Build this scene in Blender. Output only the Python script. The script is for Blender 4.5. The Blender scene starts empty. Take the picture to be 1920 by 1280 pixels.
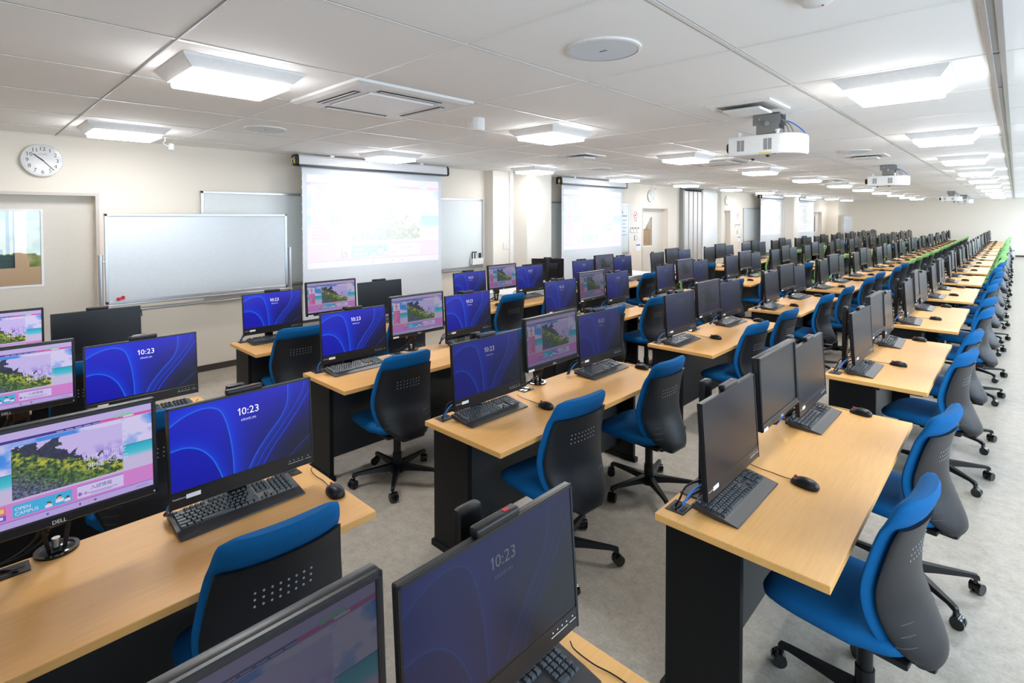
import bpy, bmesh, math, random
import numpy as np
from mathutils import Vector, Matrix
random.seed(7)
R = math.radians
SC = bpy.context.scene
COL = SC.collection

# ------------------------------------------------------------------ helpers
class MB:
    def __init__(s): s.bm = bmesh.new(); s.smooth = []
    def box(s, x0, x1, y0, y1, z0, z1, b=0.0, seg=2):
        m = Matrix.Translation(((x0+x1)/2, (y0+y1)/2, (z0+z1)/2)) @ Matrix.Diagonal((abs(x1-x0), abs(y1-y0), abs(z1-z0), 1))
        r = bmesh.ops.create_cube(s.bm, size=1, matrix=m)
        if b > 0:
            es = set(e for v in r['verts'] for e in v.link_edges)
            bmesh.ops.bevel(s.bm, geom=list(es), offset=b, segments=seg, profile=0.6, affect='EDGES')
        return s
    def boxm(s, mat, sx, sy, sz, b=0.0, seg=2):
        r = bmesh.ops.create_cube(s.bm, size=1, matrix=mat @ Matrix.Diagonal((sx, sy, sz, 1)))
        if b > 0:
            es = set(e for v in r['verts'] for e in v.link_edges)
            bmesh.ops.bevel(s.bm, geom=list(es), offset=b, segments=seg, profile=0.6, affect='EDGES')
        return s
    def cyl(s, c, r, h, axis='z', n=24, r2=None):
        m = Matrix.Translation(c)
        if axis == 'x': m = m @ Matrix.Rotation(R(90), 4, 'Y')
        if axis == 'y': m = m @ Matrix.Rotation(R(90), 4, 'X')
        bmesh.ops.create_cone(s.bm, cap_ends=True, segments=n, radius1=r, radius2=r if r2 is None else r2, depth=h, matrix=m)
        return s
    def cylm(s, m, r, h, n=24, r2=None):
        bmesh.ops.create_cone(s.bm, cap_ends=True, segments=n, radius1=r, radius2=r if r2 is None else r2, depth=h, matrix=m)
        return s
    def loft(s, rings, cap0=True, cap1=True):
        vs = [[s.bm.verts.new(p) for p in ring] for ring in rings]
        n = len(vs[0])
        for a, b in zip(vs[:-1], vs[1:]):
            for i in range(n):
                try: s.bm.faces.new((a[i], a[(i+1) % n], b[(i+1) % n], b[i]))
                except ValueError: pass
        if cap0: s.bm.faces.new(list(reversed(vs[0])))
        if cap1: s.bm.faces.new(vs[-1])
        return s
    def tube(s, pts, r, n=8):
        pts = [Vector(p) for p in pts]
        rings = []
        for i, p in enumerate(pts):
            t = (pts[min(i+1, len(pts)-1)] - pts[max(i-1, 0)]).normalized()
            a = Vector((0, 0, 1)) if abs(t.z) < 0.9 else Vector((1, 0, 0))
            u = t.cross(a).normalized(); v = t.cross(u)
            rings.append([p + r*(math.cos(2*math.pi*k/n)*u + math.sin(2*math.pi*k/n)*v) for k in range(n)])
        return s.loft(rings)
    def poly(s, pts):
        s.bm.faces.new([s.bm.verts.new(p) for p in pts]); return s
    def mesh(s, name, mat, smooth=None):
        me = bpy.data.meshes.new(name)
        bmesh.ops.recalc_face_normals(s.bm, faces=s.bm.faces)
        s.bm.to_mesh(me); s.bm.free()
        if mat: me.materials.append(mat)
        if smooth:
            me.polygons.foreach_set('use_smooth', [True]*len(me.polygons))
            try: me.set_sharp_from_angle(angle=R(smooth))
            except Exception: pass
        return me

def link(name, me, parent=None, loc=(0, 0, 0), rot=(0, 0, 0)):
    o = bpy.data.objects.new(name, me); COL.objects.link(o)
    o.location = loc; o.rotation_euler = rot
    if parent: o.parent = parent
    return o
def tag(o, label, cat, group=None):
    n = len(label.split()); assert 4 <= n <= 16, (n, label)
    o['label'] = label; o['category'] = cat
    if group: o['group'] = group
    return o
def empty(name, loc, rz=0, size=.1):
    o = bpy.data.objects.new(name, None); COL.objects.link(o)
    o.empty_display_size = size; o.location = loc; o.rotation_euler = (0, 0, rz)
    return o
def struct(name, me, loc=(0, 0, 0)):
    o = link(name, me, None, loc); o['kind'] = 'structure'; return o
def copy_tree(o, parent=None):
    c = o.copy(); COL.objects.link(c)
    if parent is not None: c.parent = parent
    for ch in o.children: copy_tree(ch, c)
    return c
def catmull(pts, n=8):
    P = [np.array(p, float) for p in pts]; P = [2*P[0]-P[1]] + P + [2*P[-1]-P[-2]]
    out = []
    for i in range(1, len(P)-2):
        for k in range(n):
            t = k/n
            out.append(0.5*((2*P[i]) + (-P[i-1]+P[i+1])*t + (2*P[i-1]-5*P[i]+4*P[i+1]-P[i+2])*t*t + (-P[i-1]+3*P[i]-3*P[i+1]+P[i+2])*t**3))
    out.append(P[-2]); return out

# ------------------------------------------------------------------ materials
def srgb(r, g, b):
    f = lambda c: (c/255)/12.92 if c/255 <= .04045 else ((c/255+.055)/1.055)**2.4
    return (f(r), f(g), f(b), 1)
def mat(name, col, rough=.5, metal=0, spec=.5, noise=None, bump=None, sheen=0, coat=0):
    m = bpy.data.materials.new(name); m.use_nodes = True
    nt = m.node_tree; b = nt.nodes['Principled BSDF']
    b.inputs['Base Color'].default_value = col; b.inputs['Roughness'].default_value = rough
    b.inputs['Metallic'].default_value = metal; b.inputs['Specular IOR Level'].default_value = spec
    if sheen: b.inputs['Sheen Weight'].default_value = sheen; b.inputs['Sheen Roughness'].default_value = .4
    if coat: b.inputs['Coat Weight'].default_value = coat
    tc = nt.nodes.new('ShaderNodeTexCoord')
    sc, amt = (40, .06) if noise is None else noise
    nz = nt.nodes.new('ShaderNodeTexNoise'); nz.inputs['Scale'].default_value = sc; nz.inputs['Detail'].default_value = 4
    nt.links.new(tc.outputs['Object'], nz.inputs['Vector'])
    mx = nt.nodes.new('ShaderNodeMix'); mx.data_type = 'RGBA'
    mx.inputs[6].default_value = tuple(c*(1-amt) for c in col[:3])+(1,)
    mx.inputs[7].default_value = tuple(min(1, c*(1+amt)) for c in col[:3])+(1,)
    nt.links.new(nz.outputs['Fac'], mx.inputs[0]); nt.links.new(mx.outputs[2], b.inputs['Base Color'])
    if bump:
        bs, bst, bd = bump
        n2 = nt.nodes.new('ShaderNodeTexNoise'); n2.inputs['Scale'].default_value = bs; n2.inputs['Detail'].default_value = 3
        nt.links.new(tc.outputs['Object'], n2.inputs['Vector'])
        bp = nt.nodes.new('ShaderNodeBump'); bp.inputs['Strength'].default_value = bst; bp.inputs['Distance'].default_value = bd
        nt.links.new(n2.outputs['Fac'], bp.inputs['Height']); nt.links.new(bp.outputs['Normal'], b.inputs['Normal'])
    return m
def emit(name, col, st):
    m = bpy.data.materials.new(name); m.use_nodes = True
    b = m.node_tree.nodes['Principled BSDF']
    b.inputs['Base Color'].default_value = (.8, .8, .8, 1); b.inputs['Emission Color'].default_value = col
    b.inputs['Emission Strength'].default_value = st; return m

def wood_mat():
    m = bpy.data.materials.new('maple_laminate'); m.use_nodes = True
    nt = m.node_tree; b = nt.nodes['Principled BSDF']
    tc = nt.nodes.new('ShaderNodeTexCoord'); mp = nt.nodes.new('ShaderNodeMapping')
    mp.inputs['Scale'].default_value = (22, 1.2, 22)
    nz = nt.nodes.new('ShaderNodeTexNoise'); nz.inputs['Scale'].default_value = 5; nz.inputs['Detail'].default_value = 8; nz.inputs['Roughness'].default_value = .6
    cr = nt.nodes.new('ShaderNodeValToRGB')
    cr.color_ramp.elements[0].position = .3; cr.color_ramp.elements[0].color = srgb(222, 164, 92)
    cr.color_ramp.elements[1].position = .72; cr.color_ramp.elements[1].color = srgb(231, 176, 105)
    nt.links.new(tc.outputs['Object'], mp.inputs['Vector']); nt.links.new(mp.outputs[0], nz.inputs['Vector'])
    nt.links.new(nz.outputs['Fac'], cr.inputs[0]); nt.links.new(cr.outputs[0], b.inputs['Base Color'])
    b.inputs['Roughness'].default_value = .42; b.inputs['Specular IOR Level'].default_value = .4
    return m
def floor_mat():
    m = bpy.data.materials.new('vinyl_floor'); m.use_nodes = True
    nt = m.node_tree; b = nt.nodes['Principled BSDF']
    tc = nt.nodes.new('ShaderNodeTexCoord')
    n1 = nt.nodes.new('ShaderNodeTexNoise'); n1.inputs['Scale'].default_value = 14; n1.inputs['Detail'].default_value = 10; n1.inputs['Roughness'].default_value = .72
    n2 = nt.nodes.new('ShaderNodeTexNoise'); n2.inputs['Scale'].default_value = 70; n2.inputs['Detail'].default_value = 5
    ad = nt.nodes.new('ShaderNodeMath'); ad.operation = 'MULTIPLY_ADD'; ad.inputs[1].default_value = .5
    cr = nt.nodes.new('ShaderNodeValToRGB')
    cr.color_ramp.elements[0].position = .55; cr.color_ramp.elements[0].color = srgb(152, 143, 129)
    cr.color_ramp.elements[1].position = .95; cr.color_ramp.elements[1].color = srgb(184, 175, 161)
    nt.links.new(tc.outputs['Object'], n1.inputs['Vector']); nt.links.new(tc.outputs['Object'], n2.inputs['Vector'])
    nt.links.new(n2.outputs['Fac'], ad.inputs[0]); nt.links.new(n1.outputs['Fac'], ad.inputs[2])
    nt.links.new(ad.outputs[0], cr.inputs[0]); nt.links.new(cr.outputs[0], b.inputs['Base Color'])
    b.inputs['Roughness'].default_value = .38; b.inputs['Specular IOR Level'].default_value = .45
    return m
def screen_mat(name, base, rough, attr_level=True, strength=1.0, spec=.5):
    m = bpy.data.materials.new(name); m.use_nodes = True
    nt = m.node_tree; b = nt.nodes['Principled BSDF']
    b.inputs['Base Color'].default_value = base; b.inputs['Roughness'].default_value = rough
    b.inputs['Specular IOR Level'].default_value = spec
    a = nt.nodes.new('ShaderNodeAttribute'); a.attribute_name = 'col'
    nt.links.new(a.outputs['Color'], b.inputs['Emission Color'])
    if attr_level:
        l = nt.nodes.new('ShaderNodeAttribute'); l.attribute_type = 'OBJECT'; l.attribute_name = 'level'
        nt.links.new(l.outputs['Fac'], b.inputs['Emission Strength'])
    else: b.inputs['Emission Strength'].default_value = strength
    return m
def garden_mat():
    m = bpy.data.materials.new('garden_foliage_glow'); m.use_nodes = True
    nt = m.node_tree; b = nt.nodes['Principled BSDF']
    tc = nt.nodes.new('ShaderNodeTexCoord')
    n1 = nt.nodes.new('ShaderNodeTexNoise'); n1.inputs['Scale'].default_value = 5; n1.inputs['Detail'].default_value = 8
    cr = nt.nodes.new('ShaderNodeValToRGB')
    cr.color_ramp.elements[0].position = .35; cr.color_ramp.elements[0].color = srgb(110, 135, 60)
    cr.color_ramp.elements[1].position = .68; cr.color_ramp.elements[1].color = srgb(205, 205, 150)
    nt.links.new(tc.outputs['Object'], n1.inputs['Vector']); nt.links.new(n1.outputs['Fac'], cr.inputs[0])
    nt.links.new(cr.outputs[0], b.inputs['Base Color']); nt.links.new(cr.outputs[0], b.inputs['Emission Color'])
    b.inputs['Emission Strength'].default_value = .5; return m  # foliage glows faintly, standing in for daylight on it

M = dict(
    wood=wood_mat(), floor=floor_mat(),
    edge=mat('maple_edge_band', srgb(228, 190, 138), .4),
    panel=mat('black_laminate', (.0028, .0028, .0032, 1), .5, spec=.22),
    modesty=mat('dark_grey_steel', (.022, .024, .027, 1), .4),
    black=mat('black_plastic', (.004, .004, .005, 1), .4, spec=.35),
    gloss=mat('gloss_black', (.006, .006, .007, 1), .12),
    bezel=mat('bezel_black', (.007, .007, .0085, 1), .36, spec=.4),
    key=mat('keycap_black', (.030, .038, .048, 1), .25),
    palm=mat('palm_rest_grey', (.022, .021, .023, 1), .42),
    shell=mat('chair_shell_grey', (.007, .0075, .0105, 1), .46, spec=.38),
    blue=mat('blue_fabric', srgb(0, 87, 148), .9, spec=.25, noise=(180, .16), bump=(500, .25, .002)),
    green=mat('green_fabric', srgb(138, 192, 118), .9, spec=.25, noise=(180, .16)),
    hole_glint=mat('vent_hole_glint', (.30, .31, .34, 1), .3),
    ridge=mat('ridge_grey', (.05, .05, .06, 1), .35),
    white=mat('white_plastic', (.78, .78, .77, 1), .4),
    sticker=mat('white_sticker', (.85, .86, .88, 1), .5),
    wall=mat('cream_wall', srgb(229, 220, 207), .8, noise=(60, .012), bump=(160, .08, .001)),
    pier=mat('white_wall', srgb(228, 222, 212), .8, noise=(60, .012)),
    ceil=mat('ceiling_tile', srgb(243, 242, 240), .85, noise=(220, .035), bump=(300, .25, .002)),
    tbar=mat('ceiling_bar', srgb(236, 235, 232), .35, metal=.1),
    groove_shadow=mat('ceiling_groove', srgb(120, 117, 112), .6),
    alu=mat('aluminium', srgb(190, 192, 196), .3, metal=.85),
    wboard=mat('whiteboard_enamel', srgb(208, 214, 219), .22),
    wboard2=mat('wall_board_enamel', srgb(212, 217, 216), .25),
    fabric=mat('screen_fabric', srgb(214, 219, 226), .8),
    casing=mat('screen_casing', srgb(218, 218, 221), .35),
    yellow=mat('yellow_label', srgb(235, 205, 20), .5),
    red=mat('red_plastic', srgb(200, 20, 30), .3),
    bluecable=mat('blue_cable', srgb(50, 120, 215), .4),
    door=mat('door_grey_white', srgb(216, 210, 200), .55),
    frame=mat('door_frame', srgb(196, 188, 180), .5),
    base=mat('dark_baseboard', srgb(58, 46, 42), .5),
    light=emit('light_diffuser', (.98, .985, 1, 1), 34.0),
    lampbody=mat('lamp_body', (.82, .82, .82, 1), .4),
    grey=mat('mid_grey', (.25, .25, .24, 1), .45),
    mount=mat('mount_grey_steel', (.22, .22, .215, 1), .38, metal=.3),
    dark=mat('dark_slot', (.02, .02, .02, 1), .5),
    clock=mat('clock_face', (.66, .66, .66, 1), .12),
    ink=mat('dark_ink', (.02, .02, .025, 1), .5),
    midink=mat('grey_ink', (.14, .14, .15, 1), .5),
    letter=mat('silver_lettering', (.75, .75, .77, 1), .4),
    speaker=mat('speaker_grille', srgb(212, 220, 228), .6, noise=(400, .08)),
    partition=mat('partition_panel', srgb(226, 228, 230), .45),
    pedge=mat('partition_edge', srgb(202, 198, 194), .4, metal=.2),
    tan=mat('tan_corridor', srgb(168, 146, 122), .7),
    brown=mat('brown_board', srgb(150, 118, 78), .7),
    teal=mat('teal_frame', srgb(30, 62, 66), .5),
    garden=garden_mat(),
    paper=mat('white_paper', (.85, .85, .85, 1), .7),
    signblue=mat('sign_blue', srgb(95, 110, 200), .5),
    screen=screen_mat('display', (.012, .013, .016, 1), .28, spec=.22),
    proj=screen_mat('projected_picture', (.40, .41, .43, 1), .8, False, .66),
)
def glass_mat():
    m = bpy.data.materials.new('window_glass'); m.use_nodes = True
    nt = m.node_tree; b = nt.nodes['Principled BSDF']
    b.inputs['Base Color'].default_value = (1, 1, 1, 1); b.inputs['Roughness'].default_value = .02
    tr = nt.nodes.new('ShaderNodeBsdfTransparent'); gl = nt.nodes.new('ShaderNodeBsdfGlossy'); gl.inputs['Roughness'].default_value = .02
    fr = nt.nodes.new('ShaderNodeValue'); fr.outputs[0].default_value = .07
    mx = nt.nodes.new('ShaderNodeMixShader')
    nt.links.new(fr.outputs[0], mx.inputs[0]); nt.links.new(tr.outputs[0], mx.inputs[1]); nt.links.new(gl.outputs[0], mx.inputs[2])
    nt.links.new(mx.outputs[0], nt.nodes['Material Output'].inputs['Surface']); return m
M['glass'] = glass_mat()

# ------------------------------------------------------------------ text as polygons (local: x right, y up)
def text_geo(body, size, align='CENTER', res=3):
    if body == '10:23':          # a flagged numeral one in front of the rest
        vs, fs = text_geo('0:23', size, 'LEFT', res)
        H = max(y for x, y in vs); W = max(x for x, y in vs); sw = H*.135
        g = [(0, H*.74), (H*.20, H), (H*.20+sw, H), (H*.20+sw, 0), (H*.20, 0), (H*.20, H*.80), (0, H*.74-sw*.9+H*.02)]
        gw = H*.20+sw+H*.16; off = -(W+gw)/2
        vs = [(x+gw+off, y) for x, y in vs]; n = len(vs)
        vs += [(x+off, y) for x, y in g]
        fs = list(fs)+[(n, n+6, n+5, n+1), (n+1, n+5, n+4, n+3, n+2)]
        return vs, fs
    cu = bpy.data.curves.new('t', 'FONT'); cu.body = body; cu.size = size; cu.align_x = align; cu.resolution_u = res
    cu.space_line = 1.15
    o = bpy.data.objects.new('t', cu); COL.objects.link(o)
    bpy.context.view_layer.update()
    me = bpy.data.meshes.new_from_object(o.evaluated_get(bpy.context.evaluated_depsgraph_get()))
    vs = [(v.co.x, v.co.y) for v in me.vertices]; fs = [tuple(p.vertices) for p in me.polygons]
    bpy.data.objects.remove(o); bpy.data.curves.remove(cu); bpy.data.meshes.remove(me)
    return vs, fs
def text_mesh(name, body, size, material, frame, align='CENTER'):
    """frame: function (x, y) -> 3D point"""
    vs, fs = text_geo(body, size, align)
    me = bpy.data.meshes.new(name); me.from_pydata([frame(x, y) for x, y in vs], [], fs); me.materials.append(material)
    return me

# ------------------------------------------------------------------ display pictures (vertex-coloured meshes)
def lin(a):
    a = np.asarray(a, float)/255
    return np.where(a <= .04045, a/12.92, ((a+.055)/1.055)**2.4)
def seg_dist(U, V, pts):
    best = np.full(U.shape, 9.); side = np.zeros(U.shape)
    for (ax, ay), (bx, by) in zip(pts[:-1], pts[1:]):
        dx, dy = bx-ax, by-ay; L = dx*dx+dy*dy+1e-12
        t = np.clip(((U-ax)*dx+(V-ay)*dy)/L, 0, 1)
        d = np.hypot(U-ax-t*dx, V-ay-t*dy)
        s = np.sign(dx*(V-ay)-dy*(U-ax))
        k = d < best; best = np.where(k, d, best); side = np.where(k, s, side)
    return best, side
def vnoise(U, V, sc, seed):
    rs = np.random.RandomState(seed); T = rs.rand(128, 128)
    x = U*sc; y = V*sc; xi = np.floor(x).astype(int); yi = np.floor(y).astype(int); fx = x-xi; fy = y-yi
    fx = fx*fx*(3-2*fx); fy = fy*fy*(3-2*fy)
    g = lambda a, b: T[a % 128, b % 128]
    return (g(xi, yi)*(1-fx)+g(xi+1, yi)*fx)*(1-fy)+(g(xi, yi+1)*(1-fx)+g(xi+1, yi+1)*fx)*fy
def fbm(U, V, sc, seed): return sum(vnoise(U, V, sc*2**i, seed+i)*.5**i for i in range(4))/1.875

A = 16/9
def lock_colors(U, V):
    u = U*A; v = V
    shade = np.clip(1.12-1.45*np.clip(U-.16, 0, 1)*np.clip(1.12-V, 0, 1), .0, 1)
    base = np.stack([2+16*V+14*U*V, 2+16*V, 160+26*V], -1)
    dark = np.array([20, 20, 30.])
    c = base*shade[..., None]+dark*(1-shade)[..., None]
    def ribbon(pts, lw, lc, gl, gc, sd, gs):
        nonlocal c
        P = [(x*A, y) for x, y in catmull([(a, b) for a, b in pts], 10)]
        d, s = seg_dist(u, v, P)
        m = (s == sd)*np.exp(-d/gl)*gs
        c = c*(1-m[..., None])+np.array(gc)*m[..., None]
        k = np.exp(-(d/lw)**2)[..., None]; c = c*(1-k)+np.array(lc)*k
    ribbon([(.36, 1.0), (.50, .80), (.62, .62), (.72, .45), (.80, .30)][::-1], .0001, (20, 40, 200), .12, (10, 14, 150), 1, .0)
    ribbon([(-.02, .78), (.10, .895), (.22, .935), (.31, .88), (.355, .74), (.385, .5), (.40, .25), (.405, -.03)], .007, (20, 120, 225), .13, (8, 66, 225), 1, .85)
    ribbon([(-.02, .495), (.09, .505), (.18, .44), (.25, .31), (.295, .15), (.33, -.03)], .007, (24, 128, 228), .12, (6, 70, 215), 1, .8)
    ribbon([(.50, -.03), (.56, .16), (.66, .38), (.76, .57), (.815, .76), (.825, 1.03)], .008, (25, 90, 215), .055, (14, 70, 205), -1, .75)
    ribbon([(.555, -.03), (.63, .18), (.75, .42), (.86, .65), (.94, .86), (.965, 1.03)], .007, (18, 70, 215), .07, (16, 40, 160), -1, .6)
    ribbon([(.605, -.03), (.68, .16), (.79, .38), (.90, .61), (1.03, .93)], .008, (22, 66, 220), .05, (14, 26, 120), 1, .5)
    ribbon([(.80, -.03), (.90, .10), (1.03, .26)], .012, (24, 34, 120), .05, (24, 28, 80), -1, .6)
    return lin(np.clip(c, 0, 255))

def page_colors(U, V):
    T = 1-V; u = U
    c = np.zeros(U.shape+(3,)); c[:] = (205, 190, 232)
    def rect(x0, x1, t0, t1, col):
        m = (u >= x0) & (u < x1) & (T >= t0) & (T < t1); c[m] = col
    # side photograph: sky, cloud, sea, sand
    m = (T > .118) & (T < .74)
    n = fbm(u*A, T*1.5, 5, 3)
    sky = np.array([70, 150, 235.])*(1-np.clip((n-.38)*3.6, 0, 1))[..., None]+np.array([232, 226, 246.])*np.clip((n-.38)*3.6, 0, 1)[..., None]
    sea = np.array([40, 190, 200.])+np.clip((T-.46)/.12, 0, 1)[..., None]*np.array([70, 25, 20.])
    sand = np.array([214, 205, 226.])+0*sea
    side = np.where((T < .44)[..., None], sky, np.where((T < .565)[..., None], sea, sand))
    w = np.clip((T-.55)/.05, 0, 1)[..., None]
    side = np.where(((T > .55) & (T < .60))[..., None], sea*(1-w)+sand*w, side)
    c[m] = side[m]
    rect(0, 1, .435, .442, (30, 110, 170))
    # navigation
    rect(0, 1, .082, .113, (64, 48, 140)); rect(.715, 1, .082, .113, (226, 90, 160))
    for k in range(5): rect(.50+k*.045, .535+k*.045, .094, .101, (205, 200, 235))
    rect(.02, .18, .094, .101, (190, 185, 225))
    for k in range(3): rect(.79+k*.033, .818+k*.033, .05, .092, (150, 220, 170))
    rect(.84, .90, .092, .104, (240, 236, 250))
    rect(.02, .1, .03, .037, (190, 186, 214)); rect(.14, .22, .03, .037, (200, 196, 220))
    # left column
    rect(.028, .150, .15, .345, (240, 236, 246))
    for (ox, oy) in ((0, .028), (0, -.028), (.017, 0), (-.017, 0)):
        d = np.hypot((u-.089-ox)*A, (T-.225-oy)); c[(d < .026) & (d > .013)] = (222, 70, 120)
    rect(.065, .115, .30, .315, (130, 120, 140))
    rect(.028, .150, .35, .72, (226, 110, 170))
    for k in range(10): rect(.037, .037+(.03, .075, .02, .09, .05, .06, .045, .04, .062, .085)[k], .362+k*.037, .373+k*.037, (250, 235, 245))
    # hero photograph
    x0, x1, t0, t1 = .29, .835, .165, .715
    h = (u >= x0) & (u < x1) & (T >= t0) & (T < t1)
    hu = (u-x0)/(x1-x0); ht = (T-t0)/(t1-t0)
    n1 = fbm(hu*1.6, ht, 9, 21); n2 = fbm(hu*1.6, ht, 22, 31); n3 = vnoise(hu*1.6, ht, 48, 41); n0 = fbm(hu*1.6, ht, 4, 11)
    bg = np.array([214, 200, 240.])*np.ones(U.shape+(3,))
    lil = np.clip((n1-.42)*4, 0, 1)*np.clip((ht-.30)*3, 0, 1)
    bg = bg*(1-lil[..., None])+np.array([130, 110, 215.])*lil[..., None]
    tr = fbm(hu*1.6+ht*.6, ht-hu*.5, 7, 51)
    dk = ht > .12+.74*hu-.34*np.clip(1-((hu-.27)/.36)**2, 0, 1)+.75*(tr-.5)
    img = np.where(dk[..., None], np.array([52, 54, 72.])+40*(n2-.5)[..., None], bg)
    edge1 = .10+.74*hu+.22*(n1-.5)+.10*(n2-.5)
    folm = ht > edge1
    gcol = np.array([72, 104, 50.])+(n2-.5)[..., None]*np.array([120, 130, 40.])+(n3-.5)[..., None]*70
    yy = np.clip(1-np.abs(ht-edge1-.10)/.20, 0, 1)*np.clip((n2-.42)*6, 0, 1)
    gcol = gcol*(1-yy[..., None])+np.array([205, 205, 60.])*yy[..., None]
    ll = np.clip((ht-.42-.85*hu+.3*(n1-.5))*3.0, 0, 1)
    gcol = gcol*(1-ll[..., None])+(np.array([84, 92, 112.])+(n3-.5)[..., None]*110)*ll[..., None]
    img = np.where(folm[..., None], gcol, img)
    c[h] = np.clip(img, 0, 255)[h]
    # lower band
    rect(0, 1, .74, .925, (224, 140, 208))
    rect(.222, .262, .765, .835, (245, 120, 110)); rect(.23, .254, .78, .82, (252, 220, 120))
    rect(.222, .262, .845, .905, (120, 90, 200)); rect(.234, .25, .86, .89, (240, 235, 250))
    rect(.29, .565, .77, .905, (70, 190, 226))
    for (fx, ft, s) in ((.455, .855, .020), (.505, .82, .024), (.545, .85, .018)):
        d = np.hypot((u-fx)*A, T-ft); c[d < s] = (70, 52, 52); c[(d < s*.8) & (T > ft-s*.1)] = (236, 190, 165)
        m = (np.abs(u-fx) < s*.8) & (T > ft+s*.7) & (T < min(.905, ft+s*2.2)); c[m] = (238, 244, 250)
    rect(.30, .41, .893, .898, (230, 240, 250))
    rect(.59, .835, .765, .905, (120, 105, 175)); rect(.592, .833, .769, .901, (226, 216, 244))
    rect(.64, .80, .868, .874, (150, 140, 190)); rect(.66, .77, .884, .89, (160, 150, 195))
    d = np.hypot((u-.605)*A, T-.86); c[d < .02] = (140, 120, 200)
    d = np.hypot((u-.632)*A, T-.862); c[d < .016] = (200, 150, 205)
    # task bar
    rect(0, 1, .925, .932, (130, 110, 200)); rect(0, 1, .932, 1, (196, 178, 228))
    rect(.44, .455, .955, .98, (60, 120, 215)); rect(.60, .61, .955, .98, (70, 70, 80)); rect(.64, .652, .955, .98, (215, 190, 90)); rect(.675, .688, .955, .98, (150, 80, 80))
    rect(.90, .97, .962, .972, (150, 140, 170))
    return lin(np.clip(c, 0, 255))

def picture_mesh(name, fn, w, h, material, texts=(), nx=240, ny=135, tint=None, eps=.0006):
    """plane facing +x, picture right = +y; origin at centre; texts: (body, size, u, v, colour, rotation, align)"""
    us = np.linspace(0, 1, nx+1); vs = np.linspace(0, 1, ny+1)
    uc = (us[:-1]+us[1:])/2; vc = (vs[:-1]+vs[1:])/2
    Uc, Vc = np.meshgrid(uc, vc)
    colr = fn(Uc, Vc).reshape(-1, 3)
    U, V = np.meshgrid(us, vs)
    verts = np.stack([np.zeros(U.size), (U.ravel()-.5)*w, (V.ravel()-.5)*h], -1).tolist()
    i = np.arange(nx*ny); r = i//nx; q = i % nx; a = r*(nx+1)+q
    faces = np.stack([a, a+1, a+nx+2, a+nx+1], -1).tolist()
    cols = [c for c in colr for _ in range(4)]
    for body, size, tu, tv, tc, rot, al in texts:
        tvs, tfs = text_geo(body, size*h, al, 2)
        off = len(verts); cr, sr = math.cos(rot), math.sin(rot)
        for x, y in tvs: verts.append([eps, (tu-.5)*w+x*cr-y*sr, (tv-.5)*h+x*sr+y*cr])
        lc = lin(tc)
        for f in tfs:
            faces.append([off+k for k in f]); cols += [lc]*len(f)
    me = bpy.data.meshes.new(name); me.from_pydata(verts, [], faces)
    me.materials.append(material)
    at = me.color_attributes.new('col', 'FLOAT_COLOR', 'CORNER')
    arr = np.ones((len(cols), 4), np.float32); arr[:, :3] = np.array(cols)
    if tint: arr[:, :3] = tint(arr[:, :3])
    at.data.foreach_set('color', arr.ravel())
    return me
PAGE_TEXT = [('私は4年間を', .075, .74, .50, (244, 240, 250), .02, 'CENTER'), ('沖縄で学ぶ', .078, .755, .405, (244, 240, 250), .02, 'CENTER'),
             ('入試情報', .05, .715, .165, (70, 55, 120), 0, 'CENTER'), ('OPEN', .05, .30, .165, (250, 250, 252), 0, 'LEFT'), ('CAMPUS', .05, .30, .115, (250, 250, 252), 0, 'LEFT')]
LOCK_TEXT = [('10:23', .135, .52, .735, (250, 250, 255), 0, 'CENTER'), ('5月25日 (木)', .036, .52, .655, (235, 235, 255), 0, 'CENTER')]
AW, AH = .527, .297       # lock-screen panel
lock_me = picture_mesh('lock_screen', lock_colors, AW, AH, M['screen'], LOCK_TEXT, tint=lambda a: .97*a**1.1)
DW, DH = .510, .287
page_me = picture_mesh('browser_page', page_colors, DW, DH, M['screen'], PAGE_TEXT, tint=lambda a: a*np.array([.80, .76, .92]))
PW, PH = 2.20, 1.26
proj_me = picture_mesh('projected_page', page_colors, PW, PH, M['proj'], PAGE_TEXT, tint=lambda a: lin(255*(1-(1-np.clip(a, 0, 1)**.4545)*.44))*np.array([1, 1, 1.03]), eps=.004)
off_me = bpy.data.meshes.new('dark_screen')
off_me.from_pydata([(0, -AW/2, -AH/2), (0, AW/2, -AH/2), (0, AW/2, AH/2), (0, -AW/2, AH/2)], [], [(0, 1, 2, 3)]); off_me.materials.append(M['screen'])
off_at = off_me.color_attributes.new('col', 'FLOAT_COLOR', 'CORNER')
for d in off_at.data: d.color = (.0, .0, .0, 1)
offd_me = bpy.data.meshes.new('dark_screen_small')
offd_me.from_pydata([(0, -DW/2, -DH/2), (0, DW/2, -DH/2), (0, DW/2, DH/2), (0, -DW/2, DH/2)], [], [(0, 1, 2, 3)]); offd_me.materials.append(M['screen'])
offd_at = offd_me.color_attributes.new('col', 'FLOAT_COLOR', 'CORNER')
for d in offd_at.data: d.color = (.0, .0, .0, 1)

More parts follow.
